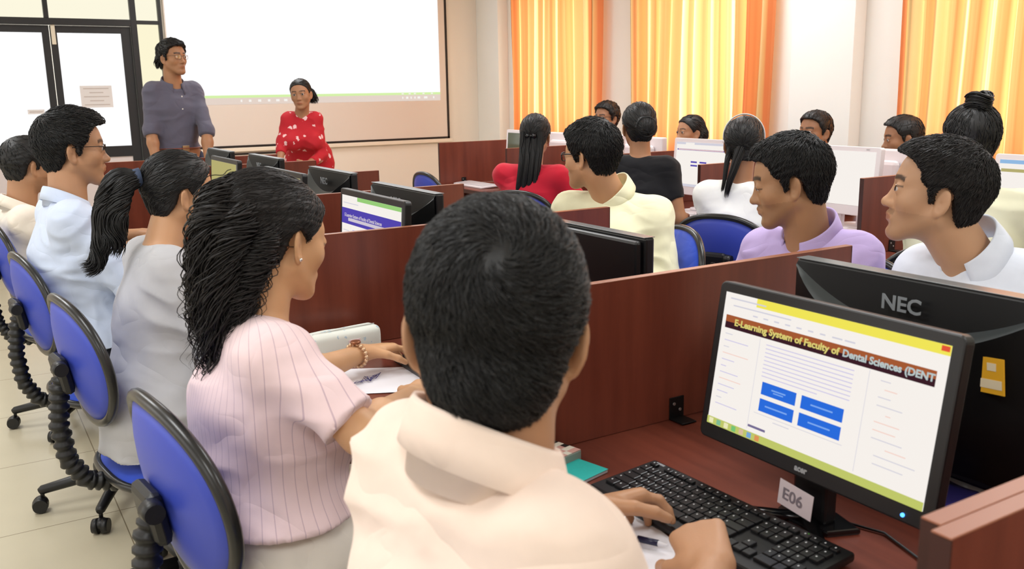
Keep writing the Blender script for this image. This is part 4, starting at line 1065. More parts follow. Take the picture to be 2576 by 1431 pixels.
for s_, u0, m_ in (('E-Learning System of Faculty of ', .07, SCT), ('Dental Sciences (DENT', .600, SCT2)):
    text_mesh('page_title', s_, .0150, m_, t, F @ Matrix.Translation((-wS/2+u0*wS, .082+.027+hS*(1-.212), .0022)), .0001, align='LEFT', bold=.0005, sx=(1.12 if m_ == SCT else 1.04))
b = MB(); b.box(-.0745, -.0737, -.032, .034, .030, .072, M=Matrix.Rotation(math.radians(6), 4, 'X')); lab = b.build('paper_label', mat('label_paper', (206, 192, 196), .8), t)
text_mesh('label_number', 'E06', .027, mat('pencil_grey', (120, 110, 118), .8), lab, Matrix(((0, 0, -1, -.0752), (-1, 0, 0, .001), (0, 1, 0, .051), (0, 0, 0, 1))) @ Matrix.Rotation(math.radians(-6), 4, 'Z'), .0001, bold=.0004)
lab.data.transform(Matrix.Translation((.062, 0, 0)))
for c in [x for x in bpy.data.objects if x.parent == lab]: c.data.transform(Matrix.Translation((.062, 0, 0)))
def portal(col, ban):
    it = [(.28, 1, .0, .05, col), (.03, .3, .09, .1, SCGR), (0, 1, .16, .36, ban), (.12, .9, .28, .32, SCPK)]
    it += [(.2, .75, .42+.05*i, .432+.05*i, SCL) for i in range(9)]+[(.03, .14, .44+.09*i, .45+.09*i, SCGR) for i in range(5)]
    it += [(.17, .172, .38, 1, SCGR), (.80, .802, .38, 1, SCGR)]; return it
monitor_front('monitor with its upper corner showing beside the near boy\'s head', -.69, .44, tilt=6, content=elearn())
tm, Fm, zm = monitor_front('monitor showing a purple banner page, behind the divider with the pencil case', -.695, 1.215, z0=.075, w=.50, h=.30, tilt=4, content=portal(SCLG, SCPU), bez=(.02, .02, .028), logo=None)
text_mesh('page_title', 'E-Learning System of Faculty of Dental Sciences', .0155, SCPK, tm, Fm @ Matrix.Translation((-.205, zm+.028+.252*(1-.25), .002)), .0001, align='LEFT', bold=.0003, sx=1.0)
monitor_front('monitor with a tan screen just above the curly head of the pink-shirted woman', -.66, 2.20, z0=.085, w=.50, h=.30, tilt=4, content=[(0, 1, 0, 1, SCTAN)], bez=(.02, .02, .028), logo=None)
monitor_front('monitor with an olive screen behind the woman with the ponytail', -.66, 3.10, z0=.085, w=.50, h=.30, tilt=4, content=[(0, 1, 0, 1, SCTAN)], bez=(.02, .02, .028), logo=None)

def nec_back(label, x, y, z0=.02, w=.50, ztop=1.092, logo=True, grp=None, sticker=False, flat=False, tilt=-8):
    """seen from behind: the screen faces +x, the back faces -x"""
    t = thing('monitor', label, 'monitor', (x, y, ZT), 0, grp)
    h = ztop-ZT-z0; n = 28; V = []; F = []; zt = z0+h
    Tm = tilt_m(0, z0, -tilt*0)
    fr = MB(); fr.box(.0, .028, -w/2, w/2, z0, zt, bev=.006); fr.build('casing', BLK, t)
    # bowed rear shell with a smiling step under the upper panel
    sh = MB()
    if not flat:
        def bulge(u): return .046*(1-abs(u)**3.5)+.004
        def strip(rows, mi):
            bm2 = bmesh.new(); R = [[bm2.verts.new(p) for p in r] for r in rows]
            for i in range(len(R)-1):
                for j in range(len(R[0])-1): bm2.faces.new((R[i][j], R[i][j+1], R[i+1][j+1], R[i+1][j])).smooth = True
            sh.mi = mi; sh.add(bm2)
        us = [-1+2*i/n for i in range(n+1)]; hw = w/2-.004
        az = [zt-.010-.076*(1-u*u)**1.0 for u in us]
        strip([[(-.001, u*hw, zt-.006), (-.004-.012*(1-u*u), u*hw, z)] for u, z in zip(us, az)], 0)
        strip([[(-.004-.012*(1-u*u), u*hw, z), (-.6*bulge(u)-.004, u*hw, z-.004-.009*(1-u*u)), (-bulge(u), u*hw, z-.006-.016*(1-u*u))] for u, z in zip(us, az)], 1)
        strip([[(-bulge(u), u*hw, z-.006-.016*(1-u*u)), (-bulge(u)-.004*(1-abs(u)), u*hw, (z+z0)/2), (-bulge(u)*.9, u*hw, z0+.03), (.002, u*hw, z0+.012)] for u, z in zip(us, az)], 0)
        sh.build('rear_shell', [mat('matt_black_plastic', (9, 9, 10), .5, spec=.25), mat('grey_sheen_band', (66, 72, 74), .35)], t)  # grey sheen along the black step is put into the band colour
    else:
        sh.box(-.02, 0, -w/2+.01, w/2-.01, z0+.01, zt-.008, bev=.008); sh.build('rear_shell', BLK, t)
    hi = MB(); hi.box(-.003, .030, -w/2+.002, w/2-.002, zt-.0005, zt+.0012, bev=.0005); hi.build('top_edge', mat('grey_edge', (112, 116, 118), .25), t)
    if z0 > .03: stand(t, 'o', .0, z0+.03)
    else:
        MB().box(-.10, .06, -.15, .15, 0, .012, bev=.004).build('base', mat('dark_blue_base', (58, 52, 120), .3), t); MB().box(-.03, -.005, -.04, .04, .008, z0+.1, bev=.004).build('neck', BLK, t)
    if logo: text_mesh('logo', 'NEC', .036, mat('logo_grey', (140, 146, 150), .4), t, Matrix(((0, 0, -1, -.0235), (-1, 0, 0, 0), (0, 1, 0, zt-.044), (0, 0, 0, 1))), .0006, bold=.0008, sx=1.1)
    s_ = MB(); s_.mi = 0; s_.quad((.0285, -w/2+.02, z0+.03), (.0285, w/2-.02, z0+.03), (.0285, w/2-.02, zt-.02), (.0285, -w/2+.02, zt-.02)); s_.build('screen', SCW, t)
    if sticker:
        ya, yb, dz = sticker; um = (ya+yb)/2/(w/2-.004); x = -(.046*(1-abs(um)**3.5)+.004)-.003; sl_ = math.atan2(.046*3.5*abs(um)**2.5/(w/2), 1)*(1 if um < 0 else -1)
        Ms = Matrix.Translation((x, (ya+yb)/2, zt-dz-.028)) @ Matrix.Rotation(-sl_, 4, 'Z') @ Matrix.Rotation(math.radians(-8), 4, 'X'); hw_ = (yb-ya)/2
        b = MB(); b.box(-.0012, .0012, -hw_, hw_, -.028, .028, M=Ms); k = b.build('yellow_sticker', mat('sticker_yellow', (238, 178, 40), .5), t)
        b = MB(); b.box(-.0018, -.0012, -hw_*.9, hw_*.9, -.020, -.006, M=Ms); b.box(-.0018, -.0012, -hw_*.6, -hw_*.1, .008, .020, M=Ms); b.build('print', mat('sticker_white', (240, 225, 190), .5), k)
    return t
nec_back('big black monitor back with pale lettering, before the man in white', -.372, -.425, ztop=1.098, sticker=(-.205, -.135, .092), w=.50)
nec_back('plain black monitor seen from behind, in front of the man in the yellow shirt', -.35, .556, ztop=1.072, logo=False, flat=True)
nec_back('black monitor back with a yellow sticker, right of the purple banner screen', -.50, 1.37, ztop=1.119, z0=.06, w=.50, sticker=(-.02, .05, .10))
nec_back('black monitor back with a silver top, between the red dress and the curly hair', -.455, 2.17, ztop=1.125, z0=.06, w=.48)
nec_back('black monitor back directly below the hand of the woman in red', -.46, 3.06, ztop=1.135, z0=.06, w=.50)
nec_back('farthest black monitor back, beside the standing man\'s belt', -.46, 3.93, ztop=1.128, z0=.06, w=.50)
monitor_front('far monitor with a dark top edge seen over the ponytail, at the standing man\'s waist', -.66, 3.98, z0=.085, w=.48, h=.29, tilt=4, content=[(0, 1, 0, 1, SCTAN)], bez=(.02, .02, .028), logo=None)

# white monitors on the window-side bench
WPL = mat('white_plastic', (232, 224, 226), .35); WPS = mat('grey_plastic', (196, 190, 192), .4)
OFF = mat('screen_off', (92, 96, 78), .08, coat=.5)
def white_front(label, y, content, off=False, x=1.72):
    t, F, z = monitor_front(label, x, y, z0=.095, w=.455, h=.31, tilt=4, content=content, frame=WPL, base='o', base_m=WPL, bez=(.022, .022, .045), logo=None, led=False, thick=.03)
    text_mesh('logo', 'NEC', .010, WPS, t, F @ Matrix.Translation((.16, z+.31-.012, .001)), .0002)
    if off:
        for c in bpy.data.objects:
            if c.parent == t and c.name.startswith('screen'): c.data.materials[0] = OFF
    MB().box(-.01, .05, -.06, .06, .012, .03, bev=.006).build('stand_foot', WPL, t)
    return t
def wpage():
    it = [(0, 1, 0, .05, SCGR), (.18, .35, .01, .06, SCW), (.02, .98, .15, .18, SCPU), (.04, .9, .155, .172, SCR)]
    it += [(.30, .42, .42, .455, SCPU), (.47, .6, .42, .455, SCPU), (.30, .43, .50, .535, SCPU), (.47, .6, .50, .535, SCPU)]+[(.0, 1, .94, 1, SCGR)]; return it
white_front('white monitor switched off, left of the woman with long straight hair', 4.17, [], off=True, x=1.70)
white_front('white monitor in front of the woman in red, mostly hidden by her head', 3.30, [])
white_front('white monitor with a web page, between the black top and the woman in white', 2.365, wpage())
white_front('white monitor with a blank page, right of the man in lavender', 1.465, [(.1, .2, .5, .52, SCR)])
white_front('white monitor cut off at the right edge, in front of the woman with the bun', .49, [(.0, 1, .0, .06, E_('sky', (150, 190, 230))), (.02, .95, .14, .19, SCTAN)])
def white_back(label, y, x=2.0, w=.46, zt=1.13):
    t = thing('monitor', label, 'monitor', (x, y, ZT)); h = zt-ZT
    MB().box(-.012, .03, -w/2, w/2, .08, h, bev=.008).build('casing', WPL, t)
    b = MB(); b.box(-.05, -.010, -w/2+.06, w/2-.06, .12, h-.05, bev=.02); b.build('rear_shell', WPL, t)
    stand(t, 'o', -.02, .10, WPL)
    s_ = MB(); s_.quad((.0305, -w/2+.02, .11), (.0305, w/2-.02, .11), (.0305, w/2-.02, h-.02), (.0305, -w/2+.02, h-.02)); s_.build('screen', SCW, t)
    MB().tube([(-.05, -.07, h-.09), (-.058, -.055, h-.11)], .006, 8).build('cable_clip', WPS, t)
    return t
white_back('white monitor back at the window side, behind the long-haired woman', 4.02)
white_back('white monitor back seen beside the bun of the woman in the black top', 3.22)
white_back('white monitor back below the girl peering by the curtain', 2.43)
white_back('wide white monitor back below the man watching in front of the white wall', 1.50, w=.50)
white_back('white monitor back at the right edge, beside the woman with the bun', .55)

# ---- keyboards. local: x is depth (towards the monitor +x), y along
KEYM = mat('black_key', (24, 25, 27), .3); KEYP = mat('key_print', (205, 208, 210), .6)
def keyboard(label, x, y, rot, keys=True, white=False, w=.418, d=.152):
    body = WPL if white else BLK; t = thing('keyboard', label, 'keyboard', (x, y, ZT), rot)
    b = MB(); Tm = Matrix.Rotation(math.radians(-3.2), 4, 'Y')
    b.box(-d/2, d/2, -w/2, w/2, .004, .019, bev=.005, M=Tm); 
    b.build('base', body, t)
    if not keys:
        b = MB(); b.box(-d/2+.016, d/2-.022, -w/2+.012, w/2-.012, .019, .0225, bev=.002, M=Tm); b.build('key_bed', WPS if white else KEYM, t); return t
    u = (w-.026)/22.2; rows = []       # units along y; viewer's left is +y
    main = [[1]*1, ]
    lay = [([(0, 1), (2, 1), (3, 1), (4, 1), (5, 1), (6.5, 1), (7.5, 1), (8.5, 1), (9.5, 1), (11, 1), (12, 1), (13, 1), (14, 1), (15.2, 1), (16.2, 1), (17.2, 1), (18.4, 1), (19.4, 1), (20.4, 1), (21.4, .8)], .62),
           ([(i, 1) for i in range(13)]+[(13, 2)]+[(15.2+i, 1) for i in range(3)]+[(18.4+.95*i, .95) for i in range(4)], 1),
           ([(0, 1.5)]+[(1.5+i, 1) for i in range(12)]+[(13.5, 1.5)]+[(15.2+i, 1) for i in range(3)]+[(18.4+.95*i, .95) for i in range(4)], 1),
           ([(0, 1.75)]+[(1.75+i, 1) for i in range(11)]+[(12.75, 2.25)]+[(18.4+.95*i, .95) for i in range(3)], 1),
           ([(0, 2.25)]+[(2.25+i, 1) for i in range(10)]+[(12.25, 2.75)]+[(16.2, 1)]+[(18.4+.95*i, .95) for i in range(4)], 1),
           ([(0, 1.25), (1.25, 1.25), (2.5, 1.25), (3.75, 6.25), (10, 1.25), (11.25, 1.25), (12.5, 1.25), (13.75, 1.25)]+[(15.2+i, 1) for i in range(3)]+[(18.4, 1.9), (20.3, .95)], 1)]
    xx = d/2-.014; proto = {}; dep = (d-.044)/5.62; cnt = 0; rest = MB(); nrest = 0
    for r, (row, hh) in enumerate(lay):
        kd = dep*hh; xc = xx-kd/2
        for (c, ku) in row:
            yc = w/2-.013-(c+ku/2)*u; key = (round(ku, 2), hh); cnt += 1
            if key not in proto:
                b = MB(); b.box(-kd/2+.0010, kd/2-.0010, -ku*u/2+.0010, ku*u/2-.0010, .0, .0052, bev=.0014)
                b.mi = 1; s = min(.0022, kd*.2)
                b.box(s*.2, s*1.5, ku*u/2-.0055-s, ku*u/2-.0055, .0050, .0054)
                o = b.build('key', [KEYM, KEYP], t); proto[key] = o
            else: o = proto[key].copy(); COL.objects.link(o); o.parent = t
            if cnt > 100: o['kind'] = 'stuff'
            o.matrix_local = Tm @ Matrix.Translation((xc, yc, .0186))
            if cnt > 100:
                nrest += 1; bb = bmesh.new(); bb.from_mesh(o.data); rest.add(bb, Tm @ Matrix.Translation((xc, yc, .0186))); bpy.data.objects.remove(o)
        xx -= kd+(.004 if r == 0 else 0)
    if nrest: o = rest.build('keys', [KEYM, KEYP], t); o['kind'] = 'stuff'
    q = MB(); q.box(d/2-.0115, d/2-.0065, w/2-.035, w/2-.015, .0190, .0196, M=Tm); q.build('logo', mat('logo_silver', (150, 152, 155), .4), t)
    q = MB(); q.sphere((d/2-.009, -w/2+.075, .0186), .0014, n=8, M=Tm); q.build('status_light', mat_emit('green_led', (70, 150, 40), .8), t)
    return t
keyboard('black keyboard below the large lit monitor, near the boy\'s hands', -.800, -.404, math.radians(2.5))
keyboard('black keyboard under the hand with the bracelet', -.775, .495, math.radians(-2))
keyboard('black keyboard on the right-hand side of the near desk', -.14, -.45, PI, keys=False)
for y_, l_, x_ in ((4.48, 'white keyboard alone on the far desk edge, left of the red top', 1.50), (2.42, 'white keyboard beside the bare elbow of the woman in black', 1.52), (1.40, 'white keyboard beside the bracketed divider, right of the man in lavender', 1.52), (.50, 'white keyboard in front of the woman with the bun', 1.52)):
    keyboard(l_, x_, y_, 0, keys=False, white=True)

# ---- chairs. local: sitter faces +x, origin on the floor under the seat
CBL = mat_cloth('blue_chair_fabric', (44, 76, 190), noise=.06, rough=.9, sheen=.3); CBD = mat('blue_shell_plastic', (56, 74, 184), .45)
RIM = mat('black_rubber_rim', (34, 34, 34), .28); CHR = mat('chair_black', (20, 20, 21), .42)
def pad_mesh(w, h, dome, shape=2.3, n=40, m=7, curve=0, dent=0):
    """rounded pad in the y-z plane bulging along +x"""
    V = [(dome, 0, 0)]; F = []
    for j in range(1, m+1):
        r = j/m
        for i in range(n):
            a = 2*PI*i/n; c, s = math.cos(a), math.sin(a); q = (abs(c)**shape+abs(s)**shape)**(-1/shape)
            y, z = w/2*r*q*c, h/2*r*q*s; z2 = z; ny = 1-.12*(1-(z/h+.5))*1
            V.append((dome*(1-r**3.2)+curve*(y/w)**2*4, y*(1-.14*max(0, -z/(h/2))), z2))
    return V, n, m
def pad(name, w, h, dome, matl, parent, Mx, back=0, shape=2.3, curve=0):
    V, n, m = pad_mesh(w, h, dome, shape, curve=curve); bm2 = bmesh.new(); vs = [bm2.verts.new(v) for v in V]
    for i in range(n): bm2.faces.new((vs[0], vs[1+i], vs[1+(i+1) % n])).smooth = True
    for j in range(m-1):
        for i in range(n): bm2.faces.new((vs[1+j*n+i], vs[1+(j+1)*n+i], vs[1+(j+1)*n+(i+1) % n], vs[1+j*n+(i+1) % n])).smooth = True
    last = vs[1+(m-1)*n:]; bk = [bm2.verts.new(v.co-Vector((.012, 0, 0))) for v in last]
    for i in range(n): bm2.faces.new((last[i], bk[i], bk[(i+1) % n], last[(i+1) % n])).smooth = True
    bm2.faces.new(bk[::-1])
    b = MB(); b.add(bm2, Mx); return b.build(name, matl, parent)
def rim(w, h, shape, curve, Mx, r, matl, parent):
    pts = []; n = 60
    for i in range(n+1):
        a = 2*PI*i/n; c, s = math.cos(a), math.sin(a); q = (abs(c)**shape+abs(s)**shape)**(-1/shape); y, z = w/2*q*c, h/2*q*s
        pts.append((-.008+curve*(y/w)**2*4, y*(1-.14*max(0, -z/(h/2)))*1.01, z*1.01))
    b = MB(); b.tube(pts, r, 10, cap=False, M=Mx); return b.build('rim', matl, parent)
def make_chair(label, bellows=True):
    t = thing('office_chair', label, 'chair')
    zb = .760; lean = Matrix.Translation((-.232, 0, zb)) @ Matrix.Rotation(math.radians(-9), 4, 'Y')
    p = pad('backrest', .42, .325, .040, CBL, t, lean, curve=.022); 
    pad('back_shell', .415, .32, .022, CBD, p, lean @ Matrix.Translation((-.014, 0, 0)) @ Matrix.Rotation(PI, 4, 'Z'), curve=-.022)
    rim(.425, .330, 2.3, .022, lean, .0125, RIM, p)
    sm = Matrix.Translation((.02, 0, .442)) @ Matrix.Rotation(math.radians(-90), 4, 'Y')
    s_ = pad('seat', .45, .43, .035, CBL, t, sm, shape=3); s_.data.transform(Matrix.Identity(4)); rim(.455, .435, 3, 0, sm, .012, RIM, s_)
    MB().box(-.13, .11, -.10, .10, .40, .428, bev=.01).build('seat_plate', CHR, t)
    b = MB(); pts = [(-.262, 0, .765), (-.290, 0, .69), (-.300, 0, .60), (-.290, 0, .50), (-.25, 0, .43), (-.18, 0, .405), (-.08, 0, .405)]
    if bellows:
        P = []; 
        G = [Vector(q) for q in pts]; N = 90; R = []
        for i in range(N+1):
            u = i/N*(len(G)-1); k_ = min(int(u), len(G)-2); P.append(G[k_].lerp(G[k_+1], u-k_)); R.append(.022+.004*(1 if (i//2) % 2 else -.6))
        b.tube(P, R, 12)
    else: b.tube(pts, .014, 12)
    b.build('back_post', CHR, t)
    b = MB(); b.box(-.030, 0, -.05, .05, -.05, .05, bev=.014, M=lean @ Matrix.Translation((-.036, 0, -.02))); bk = b.build('back_bracket', CHR, t)
    k_ = MB(); k_.tube([(-.295, -.05, .76), (-.295, -.078, .76)], [.020, .017], 14); k_.build('knob', CHR, bk)
    b = MB(); b.lathe([(.025, .10), (.025, .26), (.016, .262), (.016, .415)], 16); b.build('gas_lift', CHR, t)
    MB().lathe([(.035, .06), (.042, .08), (.040, .12), (.026, .13)], 20).build('hub', CHR, t)
    for i in range(5):
        a = 2*PI*i/5+.35; R = Matrix.Rotation(a, 4, 'Z')
        b = MB(); b.tube([(.03, 0, .105), (.16, 0, .098), (.275, 0, .080), (.285, 0, .076)], [.022, .019, .016, .010], 10, M=R, flat=1.0); l = b.build('leg', CHR, t)
        c = MB(); c.tube([(.275, 0, .082), (.275, 0, .05)], .007, 8, M=R); 
        for sg in (-1, 1): c.tube([(.285, sg*.006, .027), (.285, sg*.026, .027)], [.027, .024], 18, M=R)
        c.sphere((.283, 0, .035), .026, (1, .9, .75), 12, M=R); c.build('caster', CHR, l)
    return t
ch0 = make_chair('blue office chair under the near boy in the peach shirt', True)
CH = [(-1.375, -.663, 34, 'A', 0), (-1.250, .21, 7, 'blue office chair behind the woman in the pink striped shirt, its back in full view', 0), (-1.295, 1.19, 8, 'blue office chair under the woman in the grey kurta', 0),
      (-1.345, 2.01, 8, 'blue office chair behind the man in the light blue shirt', 0), (-1.375, 3.0, 5, 'blue office chair at the far left under the man in the cream shirt', 0),
      (.245, 1.185, 165, 'blue office chair of the man in the yellow shirt, right of his sleeve', 0), (.255, .36, 178, 'blue office chair under the man in the lavender shirt', 0), (.31, -.36, 178, 'blue office chair under the man in the white shirt at right', 0),
      (1.07, 1.37, 20, 'blue office chair of the woman in white, with a black back bracket', 0), (1.06, 2.03, 30, 'blue office chair behind the woman in the black top', 0), (.90, 2.69, 28, 'blue office chair under the woman in the red top', 0),
      (1.06, 3.90, 0, 'empty blue office chair, only its top edge showing above the far divider', 0), (1.09, .455, 34, 'blue office chair of the woman with the bun, behind the white collar', 0),
      (2.60, 4.33, 180, 'blue office chair under the bespectacled man by the curtain', 0), (2.56, 3.24, 180, 'blue office chair under the girl by the second curtain', 0), (2.58, 2.30, 180, 'blue office chair under the man before the white wall', 0), (2.60, 1.75, 180, 'blue office chair under the short-haired man in front of the right curtain', 0)]
for i, (x, y, r, l, _) in enumerate(CH):
    o = ch0 if i == 0 else copy_tree(ch0); o.location = (x, y, 0); o.rotation_euler = (0, 0, math.radians(r))
    if i: o['label'] = l

# ---- small things on the desks
def paper(label, x, y, rot, w=.21, h=.297, z=ZT, mk=None, ruled=False):
    t = thing('paper', label, 'paper', (x, y, z), math.radians(rot)); b = MB(); n = 10
    bm2 = bmesh.new(); bmesh.ops.create_grid(bm2, x_segments=n, y_segments=n, size=.5)
    for v in bm2.verts: v.co = Vector((v.co.x*w, v.co.y*h, .0012+.0025*max(0, math.sin(v.co.x*5+1)*v.co.y*2)))
    b.add(bm2); o = b.build('sheet', mat('white_paper', (240, 238, 244), .7), t)
    if mk:
        mk(t)
    return t
def scrib(t):
    b = MB(); r_ = random.Random(4); p = []
    for i in range(26): p.append((.02+.030*math.sin(i*1.9)*(1-i/40)-.002*i, -.015+.045*(i/26-.5)+.012*math.cos(i*2.3), .0062))
    b.tube(p, .0011, 5, flat=.3); b.build('blue_writing', mat('blue_ink', (40, 40, 130), .6), t)
paper('white sheet with a blue ink scribble beside the pencil case', -.975, .60, 62, mk=scrib, w=.20, h=.28)
paper('white sheet under the hands of the near boy', -.955, -.40, -8, w=.15, h=.24)
paper('pinkish sheet on the desk edge below the bare elbow', 1.46, 2.22, 20, w=.15, h=.21)
# pen
b = MB(); b.tube([(-.055, 0, 0), (.05, 0, 0), (.062, 0, 0), (.068, 0, 0)], [.0042, .0042, .0025, .0008], 10); pn = b.build('pen', mat('pen_white', (230, 230, 236), .3)); tag(pn, 'pen with a dark blue cap lying on the paper near the boy\'s hand', 'pen')
pn.location = (-.945, -.375, ZT+.012); pn.rotation_euler = (0, 0, math.radians(-60))
MB().tube([(.020, 0, 0), (.052, 0, 0)], .0050, 10).build('grip', mat('pen_dark', (24, 26, 60), .35), pn)
# teal booklet and patterned box
t = thing('booklet', 'teal booklet lying left of the near keyboard', 'booklet', (-.895, -.120, ZT), math.radians(14))
MB().box(-.075, .075, -.052, .052, .001, .006).build('pages', mat('page_edge', (205, 205, 210), .8), t)
MB().box(-.076, .076, -.053, .053, .006, .0075, bev=.0006).build('cover', mat('teal_cover', (38, 176, 168), .45, noise=.08, nscale=200), t)
t = thing('patterned_box', 'small box with a pink, white and black pattern, against the boy\'s shoulder', 'box', (-.875, -.062, ZT), math.radians(14))
b = MB(); b.box(-.05, .05, -.035, .035, 0, .022, bev=.002); b.build('body', mat('box_grey', (140, 148, 140), .6), t)
b = MB(); cs = [mat('box_white', (226, 220, 205), .6), mat('box_black', (24, 22, 22), .6), mat('box_pink', (208, 160, 150), .6)]
r_ = random.Random(3)
for i in range(8):
    for j in range(5):
        b.mi = r_.randrange(3); b.box(-.049+i*.01225, -.049+(i+1)*.01225, -.034+j*.0136, -.034+(j+1)*.0136, .022, .0235)
b.build('lid', cs, t)
# pencil case
t = thing('pencil_case', 'white pencil case with faint blue flowers and a pink patch', 'pencil case', (-.935, .815, ZT), math.radians(8))
F = Field((-.13, -.06, -.01), (.13, .06, .11), .004); F.cap((-.085, 0, .035), (.085, 0, .035), .030, k=.01); X, Y, Z = F.grid((slice(None),)*3)
q = np.maximum(np.maximum(np.abs(X)-.090, np.abs(Y)-.022), np.abs(Z-.040)-.032); q = np.sqrt(np.maximum(np.abs(X)-.085, 0)**2+np.maximum(np.abs(Y)-.014, 0)**2+np.maximum(np.abs(Z-.039)-.022, 0)**2)-.016
F.D = q.astype(f32); V, Q = F.mesh(); V = V.astype(float); N = vnormals(V, Q); V += N*(vnoise(V*22, 2)*.0022)[:, None]; V[:, 2] = np.maximum(V[:, 2], .001)
mesh_np('pouch', V, Q, mat_print('floral_pouch', (232, 236, 228), (186, 208, 220), 46, .62), t)
MB().box(.0, .034, -.0325, -.0312, .030, .052, bev=.0004).build('pink_patch', mat('pink_patch', (236, 206, 208), .7), t)
MB().tube([(-.09, -.008, .0775), (.0, -.008, .0795), (.09, -.008, .0775)], .0016, 6).build('zip', mat('zip_silver', (205, 205, 200), .4), t)
MB().box(-.085, .085, -.034, -.030, .003, .010, bev=.001).build('piping', mat('olive_piping', (170, 160, 130), .6), t)
# mouse behind the monitor and its cable
t = thing('mouse', 'grey and black computer mouse half hidden behind the lit monitor', 'mouse', (-.335, -.535, ZT), math.radians(75))
F = Field((-.07, -.05, -.01), (.07, .05, .06), .003); F.ell((0, 0, .006), (.054, .031, .030), k=.01); F.cut((0, 0, .002), (0, 0, -1)); V, Q = F.mesh()
mesh_np('shell', V, Q, mat('mouse_grey', (150, 156, 156), .25), t)
MB().box(-.052, .052, -.030, .030, .001, .009, bev=.004).build('lower_shell', BLK, t)
MB().box(.024, .044, -.004, .004, .022, .034, bev=.003).build('scroll_wheel', mat('wheel_orange', (150, 110, 70), .4), t)
tag(MB().tube([(-.33, -.49, .77), (-.30, -.44, .80), (-.28, -.40, .86), (-.29, -.37, .93), (-.33, -.36, .955)], .0028, 8).build('cable', BLK), 'black cable rising from the mouse behind the lit monitor', 'cable')
tag(MB().tube([(-.625, -.50, .7535), (-.60, -.57, .7535), (-.63, -.66, .7535), (-.60, -.76, .7535), (-.63, -.86, .7535), (-.70, -.925, .7535)], .0022, 8).build('cable', BLK), 'thin dark cable running on the desk to the lower right panel', 'cable')
# ------------------------------------------------------------------ hair recipes
def H(line, t=.010, locks=500, ll=.03, lw=.0016, h=.0035, rough=.0028, matl=None, extra=None, crown=(0, -.055, .10), swirl=.3, comb=None, top=None, vol=(), cover=False, lift=.0015, seed=0):
    def f(P):
        st = dict(line=line, t=t, rough=rough, swirl=swirl, comb=comb, top=top, vol=list(vol), cover=cover)
        o = hair_shell(P['Hc'], P['M'], P['root'], st, s=P['s'], h=h, locks=locks, lock_len=ll, lock_w=lw, matl=matl, crown=crown, lift=lift, seed=seed)
        if extra: extra(P, o)
    return f
SK1, SK2, SK3 = (182, 136, 102), (198, 150, 112), (150, 104, 76)
Cl = mat_cloth
HL_CAP = [(.072, .066), (.056, .048), (.042, .026), (.030, .004), (.010, .012), (-.006, .018), (-.020, .004), (-.030, -.040), (-.045, -.080), (-.070, -.095), (-.15, -.095), (-.15, .2), (.13, .2), (.13, .074)]

# near boy: dense short hair combed out of a crown whorl
person('person in a pale peach shirt seen from behind at the near keyboard', (-1.322, -.652, 1.206), 57, 5, pitch=11, roll=3, skin=SK1, h=.006, hf=.0035, fine_hands=[(-.90, -.43, .80), (-.93, -.35, .80)], hs=.0065,
       nb=(-1.352, -.676, 1.054), pel=(-1.40, -.69, .57), shR=(-1.332, -.792, .988), eR=(-1.225, -.785, .80), wR=(-.972, -.588, .812), wL=(-1.000, -.345, .802), sw=.132, tilt=.0, girth=.92, neck=1.02,
       hR=dict(d=(.48, .87, .12), n=(.5, -.1, -1), curl=.80, thumb=.8, spread=.06), hL=dict(d=(.97, .02, .02), n=(.2, -.5, -1), curl=.55, thumb=.9),
       shirt=dict(m=Cl('peach_shirt', (244, 222, 206)), sleeve=.85, e=.016, es=.016, drape=.02, amp=.017, f=.8, seed=3, collar=True, open=.30, cr=.008, leaf=.034, cs=1.25), trousers=dict(m=Cl('dark_trousers', (36, 38, 48))),
       hair=H(HL_M, t=.009, vol=[((0, -.060, -.050), (.050, .040, .040), .02)], locks=9000, ll=.036, lw=.00085, h=.003, rough=.0018, crown=(.004, -.102, .062), swirl=.75, lift=.0040, seed=1))

def curly(P, o):
    g = [([(.0, -.080, .085), (-.01, -.125, .04), (-.015, -.125, -.06), (-.02, -.115, -.17), (-.03, -.11, -.29)], .034, .050), ([(-.045, -.06, .07), (-.075, -.085, .0), (-.070, -.10, -.10), (-.065, -.11, -.20)], .024, .042),
         ([(.03, -.075, .07), (.030, -.118, .0), (.015, -.125, -.10), (.0, -.12, -.22), (-.01, -.12, -.31)], .026, .034), ([(.055, -.045, .04), (.060, -.078, -.03), (.042, -.098, -.10), (.03, -.11, -.19)], .014, .026)]
    Md = P['M'].copy(); Hc, s = P['Hc'], P['s']; G = []
    for pts, a, b in g:   # head frame on top, plumb below
        W = [Hc+Md@(np.array(p)*s) for p in pts]; W0 = W[0]; out = []
        for i, p in enumerate(pts):
            w = W[i].copy(); k = min(1, max(0, (-.02-p[2])/.2)); w[2] = w[2]; v = W[i]-(Hc); 
            flat = Hc+P['Rt']*(p[0]*s)+P['Fw']*(p[1]*s-.005)+np.array([0, 0, p[2]*s*1.02]); w = w*(1-k)+flat*k; out.append(w)
        G.append((out, a, b))
    hang_locks(Hc, Md, o, G, 'curls', n=2600, w=.0019, curl=.0085, curl_f=5.5, m=46, matl=HAIRB, world=True, taper=.45)
    hang_locks(Hc, Md, o, [(q, a*1.25, b*1.3) for q, a, b in G], 'loose_curls', n=160, w=.0012, curl=.012, curl_f=5.5, m=46, matl=HAIRB, world=True, taper=.7)
